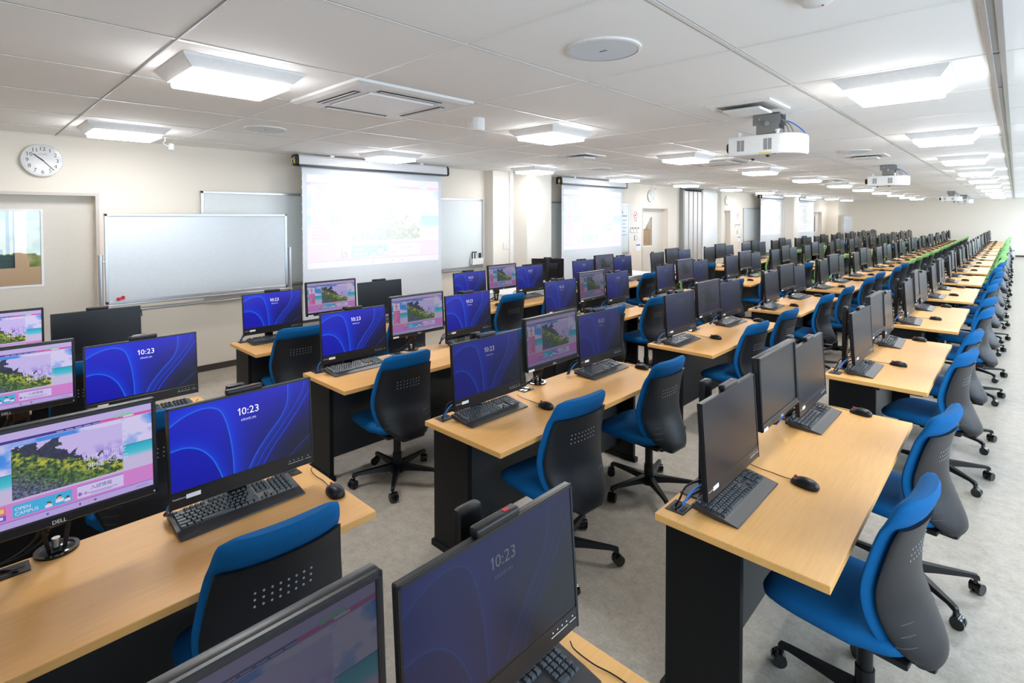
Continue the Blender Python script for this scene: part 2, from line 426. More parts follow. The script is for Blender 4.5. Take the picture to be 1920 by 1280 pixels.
# ------------------------------------------------------------------ camera
CF, CYAW, CPITCH, CROLL, CCY, CH = 995.9242, 0.7594, -0.0239, -0.0011, 429.3307, 1.8699
cam = bpy.data.cameras.new('camera'); co = bpy.data.objects.new('camera', cam); COL.objects.link(co)
cam.sensor_fit = 'HORIZONTAL'; cam.sensor_width = 36; cam.lens = CF/1920*36; cam.shift_y = -(640-CCY)/1920
cam.clip_start = .05; cam.clip_end = 200
cy, sy, cp, sp = math.cos(CYAW), math.sin(CYAW), math.cos(CPITCH), math.sin(CPITCH)
fw = Vector((-sy*cp, cy*cp, sp)); r0 = Vector((cy, sy, 0)); u0 = r0.cross(fw)
rr = math.cos(CROLL)*r0+math.sin(CROLL)*u0; uu = rr.cross(fw)
mw = Matrix(((rr.x, uu.x, -fw.x, 0), (rr.y, uu.y, -fw.y, 0), (rr.z, uu.z, -fw.z, CH), (0, 0, 0, 1)))
co.matrix_world = mw; SC.camera = co

# ------------------------------------------------------------------ room shell
XL, XR, YN, YF, ZC = -7.1, 1.9, -1.7, 33.36, 2.70
def plain(name, material, boxes, b=0):
    m = MB()
    for bx in boxes: m.box(*bx, b)
    return struct(name, m.mesh(name, material))
plain('floor', M['floor'], [(XL-2.6, XR+.2, YN-.2, YF+.2, -.1, 0)])
plain('ceiling', M['ceil'], [(XL-.25, XR+.2, YN-.2, YF+.2, ZC, ZC+.1)])
# left wall with recessed door openings
T0 = .18
doors = [(-.65, 1.05, 2.09), (12.45, 13.80, 2.07), (17.35, 18.31, 2.05), (28.75, 30.05, 2.05)]
segs = []; y = YN-.2
for a, b, t in doors:
    segs.append((XL-T0, XL, y, a, 0, ZC)); segs.append((XL-T0, XL, a, b, t, ZC)); y = b
segs.append((XL-T0, XL, y, YF+.2, 0, ZC))
plain('wall_left', M['wall'], segs)
plain('wall_far', M['wall'], [(XL-.2, XR+.2, YF, YF+.15, 0, ZC)])
plain('wall_near', M['wall'], [(XL-.2, XR+.2, YN-.15, YN, 0, ZC)])
wr = [(XR, XR+.15, YN-.2, YF+.2, 0, .85), (XR, XR+.15, YN-.2, YF+.2, 2.25, ZC)]
wy = [YN-.2+i*3.5 for i in range(11)]
for a in wy: wr.append((XR, XR+.15, a, a+.35, .85, 2.25))
plain('wall_right', M['pier'], wr)
for i, a in enumerate(wy[:-1]):
    m = MB()
    for z0, z1 in ((.85, .90), (2.20, 2.25)): m.box(XR+.05, XR+.10, a+.35, a+3.5, z0, z1)
    for y0 in (a+.35, a+1.9, a+3.45): m.box(XR+.05, XR+.10, y0, y0+.05, .85, 2.25)
    f = struct('window_%d' % (i+1), m.mesh('window_frame', M['alu']))
    g = MB().box(XR+.07, XR+.076, a+.38, a+3.47, .9, 2.2).mesh('pane', M['glass']); link('pane', g, f)
# piers on the left wall (pilaster groups between the projector screens)
plain('wall_pilaster', M['pier'], [(XL, -6.88, 6.75, 7.26, 0, ZC)])
plain('wall_pilaster', M['pier'], [(XL, -6.49, 7.26, 7.95, 0, ZC)], .03)
plain('wall_pilaster', M['pier'], [(XL, -6.92, 17.12, 17.35, 0, ZC)])
plain('wall_pilaster', M['pier'], [(XL, -6.90, 22.9, 23.35, 0, ZC)])
plain('wall_pilaster', M['pier'], [(XL, -6.50, 23.35, 24.05, 0, ZC)], .03)
plain('wall_pilaster', M['wall'], [(XL, -6.62, 31.2, YF, 0, ZC)])
plain('trim_1', M['white'], [(-6.88, -6.84, 7.16, 7.255, 0, ZC)], .008)
plain('trim_2', M['white'], [(-6.90, -6.86, 23.26, 23.345, 0, ZC)], .008)
plain('trim_3', M['white'], [(-7.1, -7.05, 17.40, 17.46, 2.1, ZC)], .008)
# baseboards
bl = []; y = YN
for a, b, t in doors: bl.append((XL, XL+.012, y, a, 0, .075)); y = b
bl.append((XL, XL+.012, y, YF, 0, .075))
plain('baseboard_left', M['base'], bl)
plain('baseboard_far', M['base'], [(XL, XR, YF-.012, YF, 0, .075)])
plain('baseboard_pier', M['base'], [(-6.88, -6.87, 6.75, 7.26, 0, .075), (-6.49, -6.48, 7.26, 7.95, 0, .075), (XL, -6.48, 7.25, 7.262, 0, .075)])
# ceiling grid: bars along Y and X
PX = .912; gx = [-1.03-PX*i for i in range(7)]+[-1.03+PX*2, -1.03+PX*3]
gy = [.735+.98*i for i in range(-2, 34)]
m = MB()
for x in gx: m.box(x-.011, x+.011, YN, YF, ZC-.004, ZC)
for yv in gy: m.box(XL, XR, yv-.009, yv+.009, ZC-.003, ZC)
struct('trim_4', m.mesh('ceiling_bars', M['tbar']))
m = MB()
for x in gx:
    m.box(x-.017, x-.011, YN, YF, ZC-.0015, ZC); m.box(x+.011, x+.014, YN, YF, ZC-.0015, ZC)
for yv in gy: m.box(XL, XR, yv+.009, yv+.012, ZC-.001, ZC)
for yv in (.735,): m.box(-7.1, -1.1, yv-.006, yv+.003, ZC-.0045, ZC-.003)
struct('trim_5', m.mesh('ceiling_groove_shadows', M['groove_shadow']))  # grooves and shadow lines along the bars, painted as dark strips
m = MB().box(-.125, -.100, 1.0, YF, ZC-.008, ZC, .002).box(-.075, -.050, 1.0, YF, ZC-.008, ZC, .002)
struct('trim_6', m.mesh('ceiling_track', M['alu']))
m = MB().box(-.100, -.075, 1.0, YF, ZC-.003, ZC)
struct('trim_7', m.mesh('ceiling_track_slot', M['grey']))
plain('trim_8', M['pier'], [(XL, XL+.012, YN, YF, ZC-.010, ZC)])

# doors on the left wall
def door(n, y0, y1, top, win, seen=True):
    xd = XL-.15
    d = struct('door_%d' % n, MB().box(xd-.03, xd, y0, win[0], 0, top).box(xd-.03, xd, win[1], y1, 0, top)
               .box(xd-.03, xd, win[0], win[1], 0, win[2]).box(xd-.03, xd, win[0], win[1], win[3], top).mesh('door_leaf', M['door']))
    f = MB()
    f.box(XL+.0005, XL+.008, y0-.03, y0, 0, top).box(XL+.0005, XL+.008, y1, y1+.03, 0, top).box(XL+.0005, XL+.008, y0-.03, y1+.03, top, top+.03)
    link('door_frame', f.mesh('door_frame', M['frame']), d)
    w0, w1, z0, z1 = win
    wf = MB()
    for bx in ((w0-.02, w1+.02, z0-.02, z0), (w0-.02, w1+.02, z1, z1+.02), (w0-.02, w0, z0, z1), (w1, w1+.02, z0, z1)):
        wf.box(xd-.035, xd+.006, *bx)
    link('window_trim', wf.mesh('window_trim', M['sticker']), d)
    link('pane', MB().box(xd-.018, xd-.012, w0, w1, z0, z1).mesh('pane', M['glass']), d)
    return d
door(1, -.65, 1.05, 2.09, (-.1, .62, 1.18, 1.93))
door(2, 12.45, 13.80, 2.07, (12.74, 13.22, 1.07, 1.85))
door(3, 17.35, 18.31, 2.05, (17.6, 18.0, 1.1, 1.85))
door(4, 28.75, 30.05, 2.05, (29.1, 29.5, 1.1, 1.85))
# corridor beyond the glass
plain('wall_corridor', M['tan'], [(-9.0, -8.9, -1.9, 4, 0, 1.24), (-9.0, -8.9, .52, .63, 1.24, 2.7), (-8.95, -8.9, .52, .65, 1.24, 1.37), (-9.0, -8.9, 1.5, 4, 1.24, 2.7), (-9.0, -8.9, 12, 20, 0, 1.42), (-9.0, -8.9, 16.0, 16.12, 1.40, 2.7), (-9.0, -8.9, 17.4, 20, 1.4, 2.7), (-9.0, -8.9, 12, 15.4, 1.4, 2.7)])
plain('window_11', M['teal'], [(-8.97, -8.93, -.4, .52, 1.24, 1.40), (-8.97, -8.93, .445, .475, 1.40, 2.7), (-8.97, -8.93, .51, .52, 1.40, 2.7), (-8.97, -8.93, .36, .415, 1.4, 1.47)])
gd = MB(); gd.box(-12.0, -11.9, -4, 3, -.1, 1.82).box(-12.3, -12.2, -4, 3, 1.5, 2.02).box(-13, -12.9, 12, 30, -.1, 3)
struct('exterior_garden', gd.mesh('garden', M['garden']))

# ------------------------------------------------------------------ ceiling fixtures
def light_proto():
    t = empty('ceiling_light', (0, 0, ZC))
    a, b = .275, .31
    rings = [[(sx*a*k, sy*b*k, z) for sx, sy in ((1, 1), (-1, 1), (-1, -1), (1, -1))] for k, z in ((1, 0), (1, -.012), (.845, -.062))]
    link('lamp_body', MB().loft(rings).mesh('lamp_body', M['lampbody']), t)
    link('diffuser', MB().box(-a*.80, a*.80, -b*.80, b*.80, -.096, -.055, .016, 3).mesh('diffuser', M['light'], 40), t)
    return t
LP = light_proto(); first = True
ORD = ['first', 'second', 'third', 'fourth', 'fifth', 'sixth', 'seventh', 'eighth', 'ninth', 'tenth', 'eleventh', 'twelfth', 'thirteenth', 'fourteenth']
for x, nm in ((-.55, 'line above the right aisle'), (-3.3, 'middle line of lights'), (-6.05, 'line beside the screen wall')):
    for j in range(11):
        yy = 1.12+2.91*j
        if x > -1 and j == 0: continue
        o = LP if first else copy_tree(LP); first = False
        o.location = (x, yy, ZC)
        q = j if x < -1 else j-1
        tag(o, 'lit square ceiling light, %s from the camera in the %s' % (ORD[q], nm), 'ceiling light', 'square ceiling lights')

def ac_unit(x, yv, lab):
    t = empty('air_conditioner', (x, yv, ZC)); h = .465
    tag(t, lab, 'air conditioner', 'ceiling cassette air conditioners')
    m = MB(); rings = [[(sx*k, sy*k, z) for sx, sy in ((1, 1), (-1, 1), (-1, -1), (1, -1))] for k, z in ((h, 0), (h, -.018), (h-.035, -.03), (.28, -.03), (.27, -.018))]
    link('panel_frame', m.loft(rings).mesh('panel_frame', M['white']), t)
    link('intake_grille', MB().box(-.26, .26, -.26, .26, -.036, -.02, .006).mesh('intake_grille', M['lampbody']), t)
    for k in range(4):
        c_, s_ = math.cos(k*math.pi/2), math.sin(k*math.pi/2)
        mm = Matrix.Rotation(k*math.pi/2, 4, 'Z') @ Matrix.Translation((.345, 0, -.031))
        o = link('air_slot', MB().boxm(mm, .05, .50, .004).mesh('air_slot', M['dark']), t)
        mm = Matrix.Rotation(k*math.pi/2, 4, 'Z') @ Matrix.Translation((.350, 0, -.034)) @ Matrix.Rotation(R(20), 4, 'Y')
        link('louver', MB().boxm(mm, .028, .48, .003).mesh('louver', M['white']), o)
    return t
ac_unit(-3.315, 2.14, 'large square air conditioner beside the nearest ceiling light')
ac_unit(-3.315, 8.0, 'second air conditioner from camera, behind the first projector')
ac_unit(-3.315, 13.9, 'third air conditioner from the camera in the ceiling')
m = MB().box(-3.775, -3.70, 1.685, 1.79, ZC-.0205, ZC-.0183).box(-3.775, -3.74, 1.87, 1.93, ZC-.0205, ZC-.0183)
tag(link('warning_tape', m.mesh('warning_tape', M['yellow'])), 'yellow tape strips on corner of nearest air conditioner', 'tape')

def diffuser(x, yv, lab):
    t = empty('air_vent', (x, yv, ZC)); tag(t, lab, 'air vent', 'square ceiling vents')
    rings = [[(sx*k, sy*k, z) for sx, sy in ((1, 1), (-1, 1), (-1, -1), (1, -1))] for k, z in ((.235, 0), (.235, -.012), (.21, -.016), (.17, -.008))]
    link('vent_frame', MB().loft(rings, True, False).mesh('vent_frame', M['white']), t)
    link('opening', MB().box(-.17, .17, -.17, .17, -.007, -.004).mesh('opening', M['grey']), t)
    link('baffle', MB().box(-.135, .135, -.135, .135, -.045, -.026, .006).box(-.01, .01, -.01, .01, -.03, -.004).mesh('baffle', M['white']), t)
diffuser(-1.50, 4.19, 'square ceiling vent just above the nearest projector')
diffuser(-1.51, 8.70, 'square ceiling vent in front of the second projector')
diffuser(-4.33, 5.95, 'square ceiling vent before the second screen')
def speaker(x, yv, lab):
    t = empty('ceiling_speaker', (x, yv, ZC)); tag(t, lab, 'speaker', 'round ceiling speakers')
    link('grille', MB().cyl((0, 0, -.005), .172, .01, n=48).mesh('grille', M['speaker'], 40), t)
    m = MB(); rings = [[(r*math.cos(2*math.pi*k/48), r*math.sin(2*math.pi*k/48), z) for k in range(48)] for r, z in ((.172, 0), (.184, 0), (.184, -.009), (.172, -.012))]
    link('rim', m.loft(rings, False, False).mesh('rim', M['white'], 40), t)
    link('badge', MB().box(-.02, .02, -.004, .004, -.012, -.0095).mesh('badge', M['midink']), t)
speaker(-1.50, 2.24, 'large round ceiling speaker nearest the camera, top centre')
speaker(-5.15, 2.05, 'round ceiling speaker left of the nearest air conditioner')
speaker(-1.52, 7.95, 'round ceiling speaker right of the nearest projector')
speaker(-5.27, 7.80, 'round ceiling speaker in front of the second screen')
def smoke(x, yv, lab, r=.07):
    t = empty('smoke_detector', (x, yv, ZC)); tag(t, lab, 'smoke detector')
    rings = [[(q*math.cos(2*math.pi*k/32), q*math.sin(2*math.pi*k/32), z) for k in range(32)] for q, z in ((r, 0), (r, -.015), (r*.85, -.02), (r*.7, -.035), (r*.3, -.045))]
    link('housing', MB().loft(rings).mesh('housing', M['white'], 35), t)
    link('indicator', MB().cyl((.02, 0, -.046), .004, .004, n=10).mesh('indicator', M['red']), t)
smoke(-.555, 2.245, 'round white smoke detector cut by top edge of view')
smoke(-1.9, 13.0, 'small white smoke detector further along the ceiling', .06)
t = empty('ceiling_fitting', (-3.33, 3.08, ZC)); tag(t, 'short white cylinder hanging from ceiling by the air conditioner', 'ceiling fitting')
link('housing', MB().cyl((0, 0, -.05), .062, .10, n=32).mesh('housing', M['white'], 40), t)
link('cap', MB().cyl((0, 0, -.102), .055, .004, n=32).mesh('cap', M['lampbody'], 40), t)
def bracket(x, yv, lab, drop=0):
    t = empty('ceiling_sensor', (x, yv, ZC)); tag(t, lab, 'sensor', 'small white ceiling sensors')
    link('bracket', MB().tube([(0, 0, 0), (0, 0, -.035-drop), (-.02, -.015, -.055-drop), (0, .01, -.085-drop), (.0, .05, -.095-drop)], .007).box(-.02, .02, -.02, .02, -.006, 0).mesh('bracket', M['white'], 40), t)
    link('sensor_head', MB().box(-.03, .03, .035, .075, -.125-drop, -.06-drop, .008).mesh('sensor_head', M['white'], 40), t)
bracket(-6.48, 1.55, 'small white sensor on bracket right of leftmost ceiling light')
bracket(-6.95, 12.80, 'small white sensor on bracket above the second wall clock')
bracket(-6.6, 19.3, 'small white sensor on bracket near the third screen')

# projectors
def projector_proto():
    t = empty('projector', (0, 0, ZC))
    # body: lens side -x, curved rear +x
    out = []
    a, b = .26, .205
    pts = [(-a, -b), (a*.45, -b)]+[(a*.45+(a*.62)*math.sin(th), -b*math.cos(th)*1.0) for th in [math.pi*k/16 for k in range(1, 16)]]+[(a*.45, b), (-a, b)]
    rings = []
    for k, z in ((.955, -.340), (.985, -.333), (1, -.320), (1, -.205), (.985, -.192), (.95, -.185)):
        rings.append([(x*k, yv*k, z) for x, yv in pts])
    link('body', MB().loft(rings).mesh('body', M['white'], 35), t)
    for x0, x1 in ((-.19, -.135), (.015, .075)):
        m = MB()
        for k in range(13):
            z = -.222-k*.0068
            m.box(x0, (x0+x1)/2-.003, -b-.002, -b+.003, z-.0022, z+.0022); m.box((x0+x1)/2+.003, x1, -b-.002, -b+.003, z-.0022, z+.0022)
        link('vent_grille', m.mesh('vent_grille', M['midink']), t)
    link('warning_strip', MB().box(-.02, .07, -b-.002, -b+.002, -.332, -.326).mesh('warning_strip', M['yellow']), t)
    link('lens', MB().cyl((-a-.02, -.08, -.26), .042, .06, 'x', 28).mesh('lens', M['gloss'], 40), t)
    link('foot', MB().cyl((.02, -.12, -.346), .014, .02, n=16).box(.07, .10, -b+.01, -b+.035, -.342, -.330).mesh('foot', M['dark'], 40), t)
    link('foot', MB().cyl((-.17, .1, -.346), .014, .02, n=16).mesh('foot', M['dark'], 40), t)
    m = MB().box(-.115, .095, -.075, -.068, -.09, -.0, .002).box(-.085, .095, .068, .075, -.09, 0, .002).box(-.105, .085, -.075, .075, -.008, 0).box(-.085, .08, -.07, .07, -.165, -.12, .004)
    m.box(-.085, .085, -.082, -.070, -.165, -.075, .003).box(-.085, .085, .070, .082, -.165, -.075, .003)
    mo = link('ceiling_mount', m.mesh('ceiling_mount', M['mount']), t)
    link('tilt_knob', MB().cyl((.0, -.088, -.085), .018, .016, 'y', 18).cyl((.0, -.1, -.085), .009, .02, 'y', 12).cyl((-.06, -.08, -.045), .009, .012, 'y', 12).mesh('tilt_knob', M['alu'], 40), mo)
    for sx, sy in ((-.2, -.13), (.1, -.15), (-.2, .13), (.1, .15)):
        link('support_post', MB().cyl((sx, sy, -.172), .012, .05, n=14).cyl((sx, sy, -.155), .018, .01, n=14).mesh('support_post', M['white'], 40), t)
    link('blue_cable', MB().tube(catmull([(.08, .03, -.05), (.15, .04, -.08), (.22, .05, -.14), (.26, .06, -.195)]), .005).mesh('blue_cable', M['bluecable'], 60), t)
    link('grey_cable', MB().tube(catmull([(.08, -.02, -.05), (.14, -.02, -.09), (.17, -.01, -.14), (.19, 0, -.195)]), .007).tube(catmull([(.08, .0, -.06), (.12, 0, -.1), (.14, .02, -.17), (.15, .02, -.195)]), .005).mesh('grey_cable', M['grey'], 60), t)
    return t
PJ = projector_proto()
for i, (x, yv, lab) in enumerate(((-1.47, 4.62, 'white projector hanging from ceiling, nearest to the camera'), (-1.52, 10.55, 'second white projector from the camera, with black lens'),
                                  (-1.58, 23.0, 'third white projector, nearer of the distant overlapping pair'), (-1.50, 27.3, 'farthest white projector, partly behind the third one'))):
    o = PJ if i == 0 else copy_tree(PJ)
    o.location = (x, yv, ZC); tag(o, lab, 'projector', 'ceiling projectors')

# ------------------------------------------------------------------ things on the screen wall
def yz(x): return lambda a, b: (x, a, b)
def clock(yv, z, r, lab, x=XL, txt=True):
    t = empty('wall_clock', (x, yv, z)); tag(t, lab, 'clock')
    rings = [[(dx, q*math.cos(2*math.pi*k/64), q*math.sin(2*math.pi*k/64)) for k in range(64)] for dx, q in ((0, r*.92), (.02, r), (.042, r), (.046, r*.97), (.04, r*.95))]
    link('rim', MB().loft(rings, True, True).mesh('rim', M['white'], 40), t)
    link('dial', MB().cyl((.041, 0, 0), r*.95, .004, 'x', 64).mesh('dial', M['clock'], 40), t)
    m = MB()
    for k in range(60):
        a = k*math.pi/30; L = .012 if k % 5 == 0 else .006; w = .002 if k % 5 == 0 else .0012
        mm = Matrix.Translation((.0435, 0, 0)) @ Matrix.Rotation(a, 4, 'X') @ Matrix.Translation((0, 0, r*.88))
        m.boxm(mm, .001, w, L)
    link('minute_marks', m.mesh('minute_marks', M['ink']), t)
    if txt:
        vs, fs = [], []
        for h in range(1, 13):
            a = h*math.pi/6; v, f = text_geo(str(h), r*.33, 'CENTER')
            o = len(vs); vs += [(.0437, p[0]+r*.70*math.sin(a), p[1]-r*.115+r*.70*math.cos(a)) for p in v]; fs += [tuple(o+i for i in q) for q in f]
        me = bpy.data.meshes.new('numerals'); me.from_pydata(vs, [], fs); me.materials.append(M['ink']); link('numerals', me, t)
        link('maker_name', text_mesh('maker_name', 'CITIZEN', r*.12, M['midink'], lambda a, b: (.0437, a, b+r*.32)), t)
    for nm, ang, L, w in (('hour_hand', R(311), r*.55, .011), ('minute_hand', R(138), r*.80, .008)):
        mm = Matrix.Translation((.046, 0, 0)) @ Matrix.Rotation(-ang, 4, 'X') @ Matrix.Translation((0, 0, L*.42))
        link(nm, MB().boxm(mm, .002, w, L*1.15, .0008, 1).mesh(nm, M['ink']), t)
clock(.63, 2.435, .163, 'round white wall clock above the nearest door')
clock(12.84, 2.41, .17, 'round white wall clock above the second door')
clock(17.98, 2.40, .16, 'farthest round wall clock, just past the folded partition', txt=True)

def board(y0, y1, z0, z1, lab, tray=True, x=XL):
    t = empty('wall_whiteboard', (x, (y0+y1)/2, z0)); tag(t, lab, 'whiteboard', 'whiteboards fixed behind the screens')
    h = (y1-y0)/2; H = z1-z0
    link('writing_surface', MB().box(0, .02, -h+.02, h-.02, .02, H-.02).mesh('writing_surface', M['wboard2']), t)
    m = MB()
    for bx in ((-h, h, 0, .03), (-h, h, H-.03, H), (-h, -h+.03, 0, H), (h-.03, h, 0, H)): m.box(0, .028, *bx, .003)
    link('frame', m.mesh('frame', M['alu']), t)
    if tray: link('marker_tray', MB().box(.0, .08, -h, h, -.025, -.005, .004).mesh('marker_tray', M['alu']), t)
    return t
board(2.05, 6.68, .95, 2.18, 'long wall whiteboard behind the nearest projector screen')
board(8.10, 11.74, .95, 2.18, 'long wall whiteboard behind the second projector screen')
board(19.5, 22.85, .95, 2.16, 'long wall whiteboard behind the third projector screen')

def proj_screen(y0, lab, w=2.50, x=-6.80):
    t = empty('projector_screen', (x, y0+w/2, 2.60)); tag(t, lab, 'projection screen', 'hanging projection screens')
    h = w/2
    prof = [(-.06, -.07), (-.06, .06), (-.02, .075), (.05, .075), (.072, .05), (.078, -.04), (.06, -.07)]
    link('casing', MB().loft([[(a, yy, b) for a, b in prof] for yy in (-h+.02, h-.02)]).mesh('casing', M['casing']), t)
    for s in (-1, 1):
        e = link('end_cap', MB().loft([[(a*1.03, s*h+d, b*1.03) for a, b in prof] for d in (-.02, .02)]).mesh('end_cap', M['black']), t)
        if s < 0:
            link('label', MB().box(.0, .045, -h-.022, -h-.02, -.04, .02).mesh('label', M['yellow']), e)
            link('wire', MB().tube(catmull([(.03, -h-.02, .04), (.04, -h-.06, .0), (.035, -h-.05, -.07), (.0, -h-.01, -.09)]), .004).mesh('wire', M['paper'], 60), e)
    link('slot', MB().box(.02, .079, -h+.02, h-.02, -.078, -.052, .002).mesh('slot', M['dark']), t)
    fy = h-.09
    m = MB().box(-.002, .002, -fy, fy, -2.10, -.06)
    for s in (-1, 1):
        for k in range(18):
            z = -.12-k*.11
            m.cyl((0, s*fy, z), .012, .003, 'x', 12)
    link('fabric', m.mesh('fabric', M['fabric']), t)
    link('projected_image', proj_me, t, (.0045, 0, 1.80-2.60))
    link('weight_bar', MB().box(-.015, .015, -fy-.02, fy+.02, -2.135, -2.10, .006).mesh('weight_bar', M['dark']), t)
    for yy in (-h*.6, h*.6): link('ceiling_bracket', MB().box(-.03, .04, yy-.03, yy+.03, .07, .10).mesh('ceiling_bracket', M['white']), t)
proj_screen(3.075, 'large projector screen with bright web page, nearest the camera')
proj_screen(8.56, 'second projector screen showing web page, beyond the white pillar')
proj_screen(20.30, 'third projector screen showing web page, past the folding partition')
proj_screen(24.95, 'farthest projector screen showing web page near far corner')

# wheeled whiteboard
t = empty('mobile_whiteboard', (-6.40, 1.895, 0)); tag(t, 'mobile whiteboard on silver stand beside the nearest door', 'whiteboard')
h = .885
link('writing_surface', MB().box(-.012, .012, -h+.02, h-.02, 1.04, 1.88).mesh('writing_surface', M['wboard']), t)
m = MB()
for bx in ((-h, h, 1.02, 1.045), (-h, h, 1.875, 1.90), (-h, -h+.025, 1.02, 1.90), (h-.025, h, 1.02, 1.90)): m.box(-.016, .016, *bx, .003)
link('frame', m.mesh('frame', M['alu']), t)
link('marker_tray', MB().box(.0, .09, -h, h, 1.0, 1.018, .004).mesh('marker_tray', M['alu']), t)
for s in (-1, 1):
    y0 = s*(h+.035)
    link('post', MB().cyl((0, y0, .80), .02, 1.38, n=20).cyl((0, y0, 1.495), .022, .012, n=20).mesh('post', M['alu'], 40), t)
    link('pivot', MB().cyl((0, s*(h+.015), 1.43), .008, .05, 'y', 12).mesh('pivot', M['alu'], 40), t)
    lg = link('foot', MB().box(-.27, .27, y0-.02, y0+.02, .07, .11, .008).mesh('foot', M['alu'], 40), t)
    for sx in (-.25, .25): link('caster', MB().cyl((sx, y0, .035), .035, .022, 'y', 20).mesh('caster', M['black'], 40), lg)
link('cross_bar', MB().cyl((0, 0, .94), .02, 2*h+.06, 'y', 20).mesh('cross_bar', M['alu'], 40), t)
link('hanger', MB().tube([(.02, -h+.22, .94), (.06, -h+.22, .88), (.06, -h+.28, .88), (.02, -h+.28, .94)], .006).mesh('hanger', M['black'], 40), t)
for q, yy in enumerate((-.855+.07, -.855+.105)):
    tag(link('magnet', MB().cyl((.02, 0, 0), .017, .014, 'x', 20).mesh('magnet', M['red'], 40), None, (-6.40, 1.895+yy, 1.062+.012*q)),
        ['left', 'right'][q]+' one of two round red magnets on mobile whiteboard', 'magnet', 'red magnets')

# remote-control pocket on the first wall whiteboard
t = empty('remote_holder', (XL+.028, 6.50, 1.0)); tag(t, 'white pocket holding remotes on corner of wall whiteboard', 'holder')
link('pocket', MB().box(0, .006, -.14, .14, 0, .16).box(.05, .056, -.14, .14, 0, .12).box(0, .056, -.14, -.134, 0, .12).box(0, .056, .134, .14, 0, .12).box(0, .056, -.14, .14, 0, .006).mesh('pocket', M['white']), t)
for q, (yy, hh) in enumerate(((-.09, .23), (-.03, .23), (.08, .20))):
    r = empty('remote_control', (XL+.055, 6.50+yy, 1.01)); tag(r, ['leftmost', 'middle', 'rightmost, shortest'][q]+' black remote control in white wall pocket', 'remote control', 'remote controls in the pocket')
    link('handset', MB().box(-.01, .01, -.022, .022, 0, hh, .006).mesh('handset', M['black'], 40), r)
    if q < 2: link('keypad', MB().box(.0101, .012, -.013, .013, hh*.5, hh*.9).mesh('keypad', M['letter']), r)
# switch box on the pilaster
t = empty('wall_switch', (-6.88, 7.09, 1.26)); tag(t, 'cream wall switch plate beside conduit on white pillar', 'wall switch')
link('plate', MB().box(0, .012, -.085, .085, 0, .125, .004).mesh('plate', M['pier']), t)
for q in range(3): link('rocker', MB().box(.012, .018, -.068+q*.048, -.03+q*.048, .02, .105, .002).mesh('rocker', M['white']), t)
# signs and controls beside the second and third doors
def sign_group(y0, which):
    t = empty('no_smoking_sign', (XL, y0+.24, 1.70)); tag(t, 'no-smoking sign with red ring beside the %s door' % which, 'sign')
    link('plate', MB().box(0, .006, -.11, .11, 0, .32).mesh('plate', M['sticker']), t)
    rings = [[(.008, q*math.cos(2*math.pi*k/40), .20+q*math.sin(2*math.pi*k/40)) for k in range(40)] for q in (.095, .075)]
    link('red_ring', MB().loft(rings, False, False).boxm(Matrix.Translation((.008, 0, .20)) @ Matrix.Rotation(R(45), 4, 'X'), .001, .16, .018).mesh('red_ring', M['red']), t)
    link('cigarette', MB().box(.0065, .0075, -.05, .04, .19, .212).mesh('cigarette', M['ink']), t)
    link('lettering', text_mesh('lettering', '禁煙', .07, M['ink'], lambda a, b: (.007, a, b+.03)), t)
    for q in range(3):
        o = empty('control_panel', (XL, y0+.06+q*.15, 1.46)); tag(o, '%s of three white climate panels beside the %s door' % (['left', 'middle', 'right'][q], which), 'control panel', 'climate panels')
        link('panel_frame', MB().box(0, .02, -.06, .06, 0, .14, .004).mesh('panel_frame', M['white']), o)
        link('display', MB().box(.0201, .022, -.035, .04, .085, .125).mesh('display', M['midink']), o)
    for q in range(2):
        o = empty('light_switch', (XL, y0+.22+q*.15, 1.25)); tag(o, '%s light switch below climate panels, %s door' % (['narrow', 'wide'][q], which), 'wall switch')
        w = .035 if q == 0 else .055
        link('plate', MB().box(0, .01, -w, w, 0, .125, .003).mesh('plate', M['grey'] if q == 0 else M['lampbody']), o)
        link('rocker', MB().box(.01, .015, -w*.6, w*.6, .015, .11, .002).mesh('rocker', M['white']), o)
    o = empty('wall_notice', (XL, y0+.39, .98)); tag(o, 'small notice with blue heading below switches, %s door' % which, 'notice')
    link('sheet', MB().box(0, .002, -.12, .12, 0, .2).mesh('sheet', M['paper']), o)
    link('heading', MB().box(.002, .003, -.10, .10, .125, .165).mesh('heading', M['signblue']), o)
sign_group(11.84, 'second'); sign_group(18.75, 'third')
# schedule notes on second wall whiteboard
t = empty('schedule_sheet', (XL+.029, 11.42, 1.30)); tag(t, 'schedule sheet with rows of small writing on second whiteboard', 'notice')
link('sheet', MB().box(0, .002, -.24, .24, 0, .80).mesh('sheet', M['wboard']), t)
m = MB()
for k in range(5): m.box(.002, .003, -.20, .20-.06*(k % 2), .10+k*.09, .115+k*.09)
m.box(.002, .003, -.21, .21, .565, .59).box(.002, .003, -.02, .02, .62, .70).box(.002, .003, -.03, .01, .73, .75)
link('written_lines', m.mesh('written_lines', M['midink']), t)

# folded partition
t = empty('folding_partition', (-6.98, 15.75, 0)); tag(t, 'stacked white folding partition against the left wall', 'partition')
for k in range(8):
    y0 = -1.12+k*.149
    p = link('panel', MB().box(-.12, -.015 if k % 2 else .0, y0, y0+.125, .03, 2.60, .006).mesh('panel', M['pedge']), t)
    link('roller', MB().cyl((-.02, y0+.06, 2.635), .03, .05, 'y', 14).mesh('roller', M['dark'], 40), p)
link('end_panel', MB().box(-.10, .02, .09, 1.16, .03, 2.62, .008).mesh('end_panel', M['partition']), t)
link('near_face_shade', MB().box(-.12, .0, -1.22, -1.14, 0, 2.64).mesh('near_face_shade', M['grey']), t)  # grey strip paints the shadowed near face of the stack
link('top_track', MB().box(-.12, -.0, -1.2, .15, 2.655, 2.70).mesh('top_track', M['dark']), t)

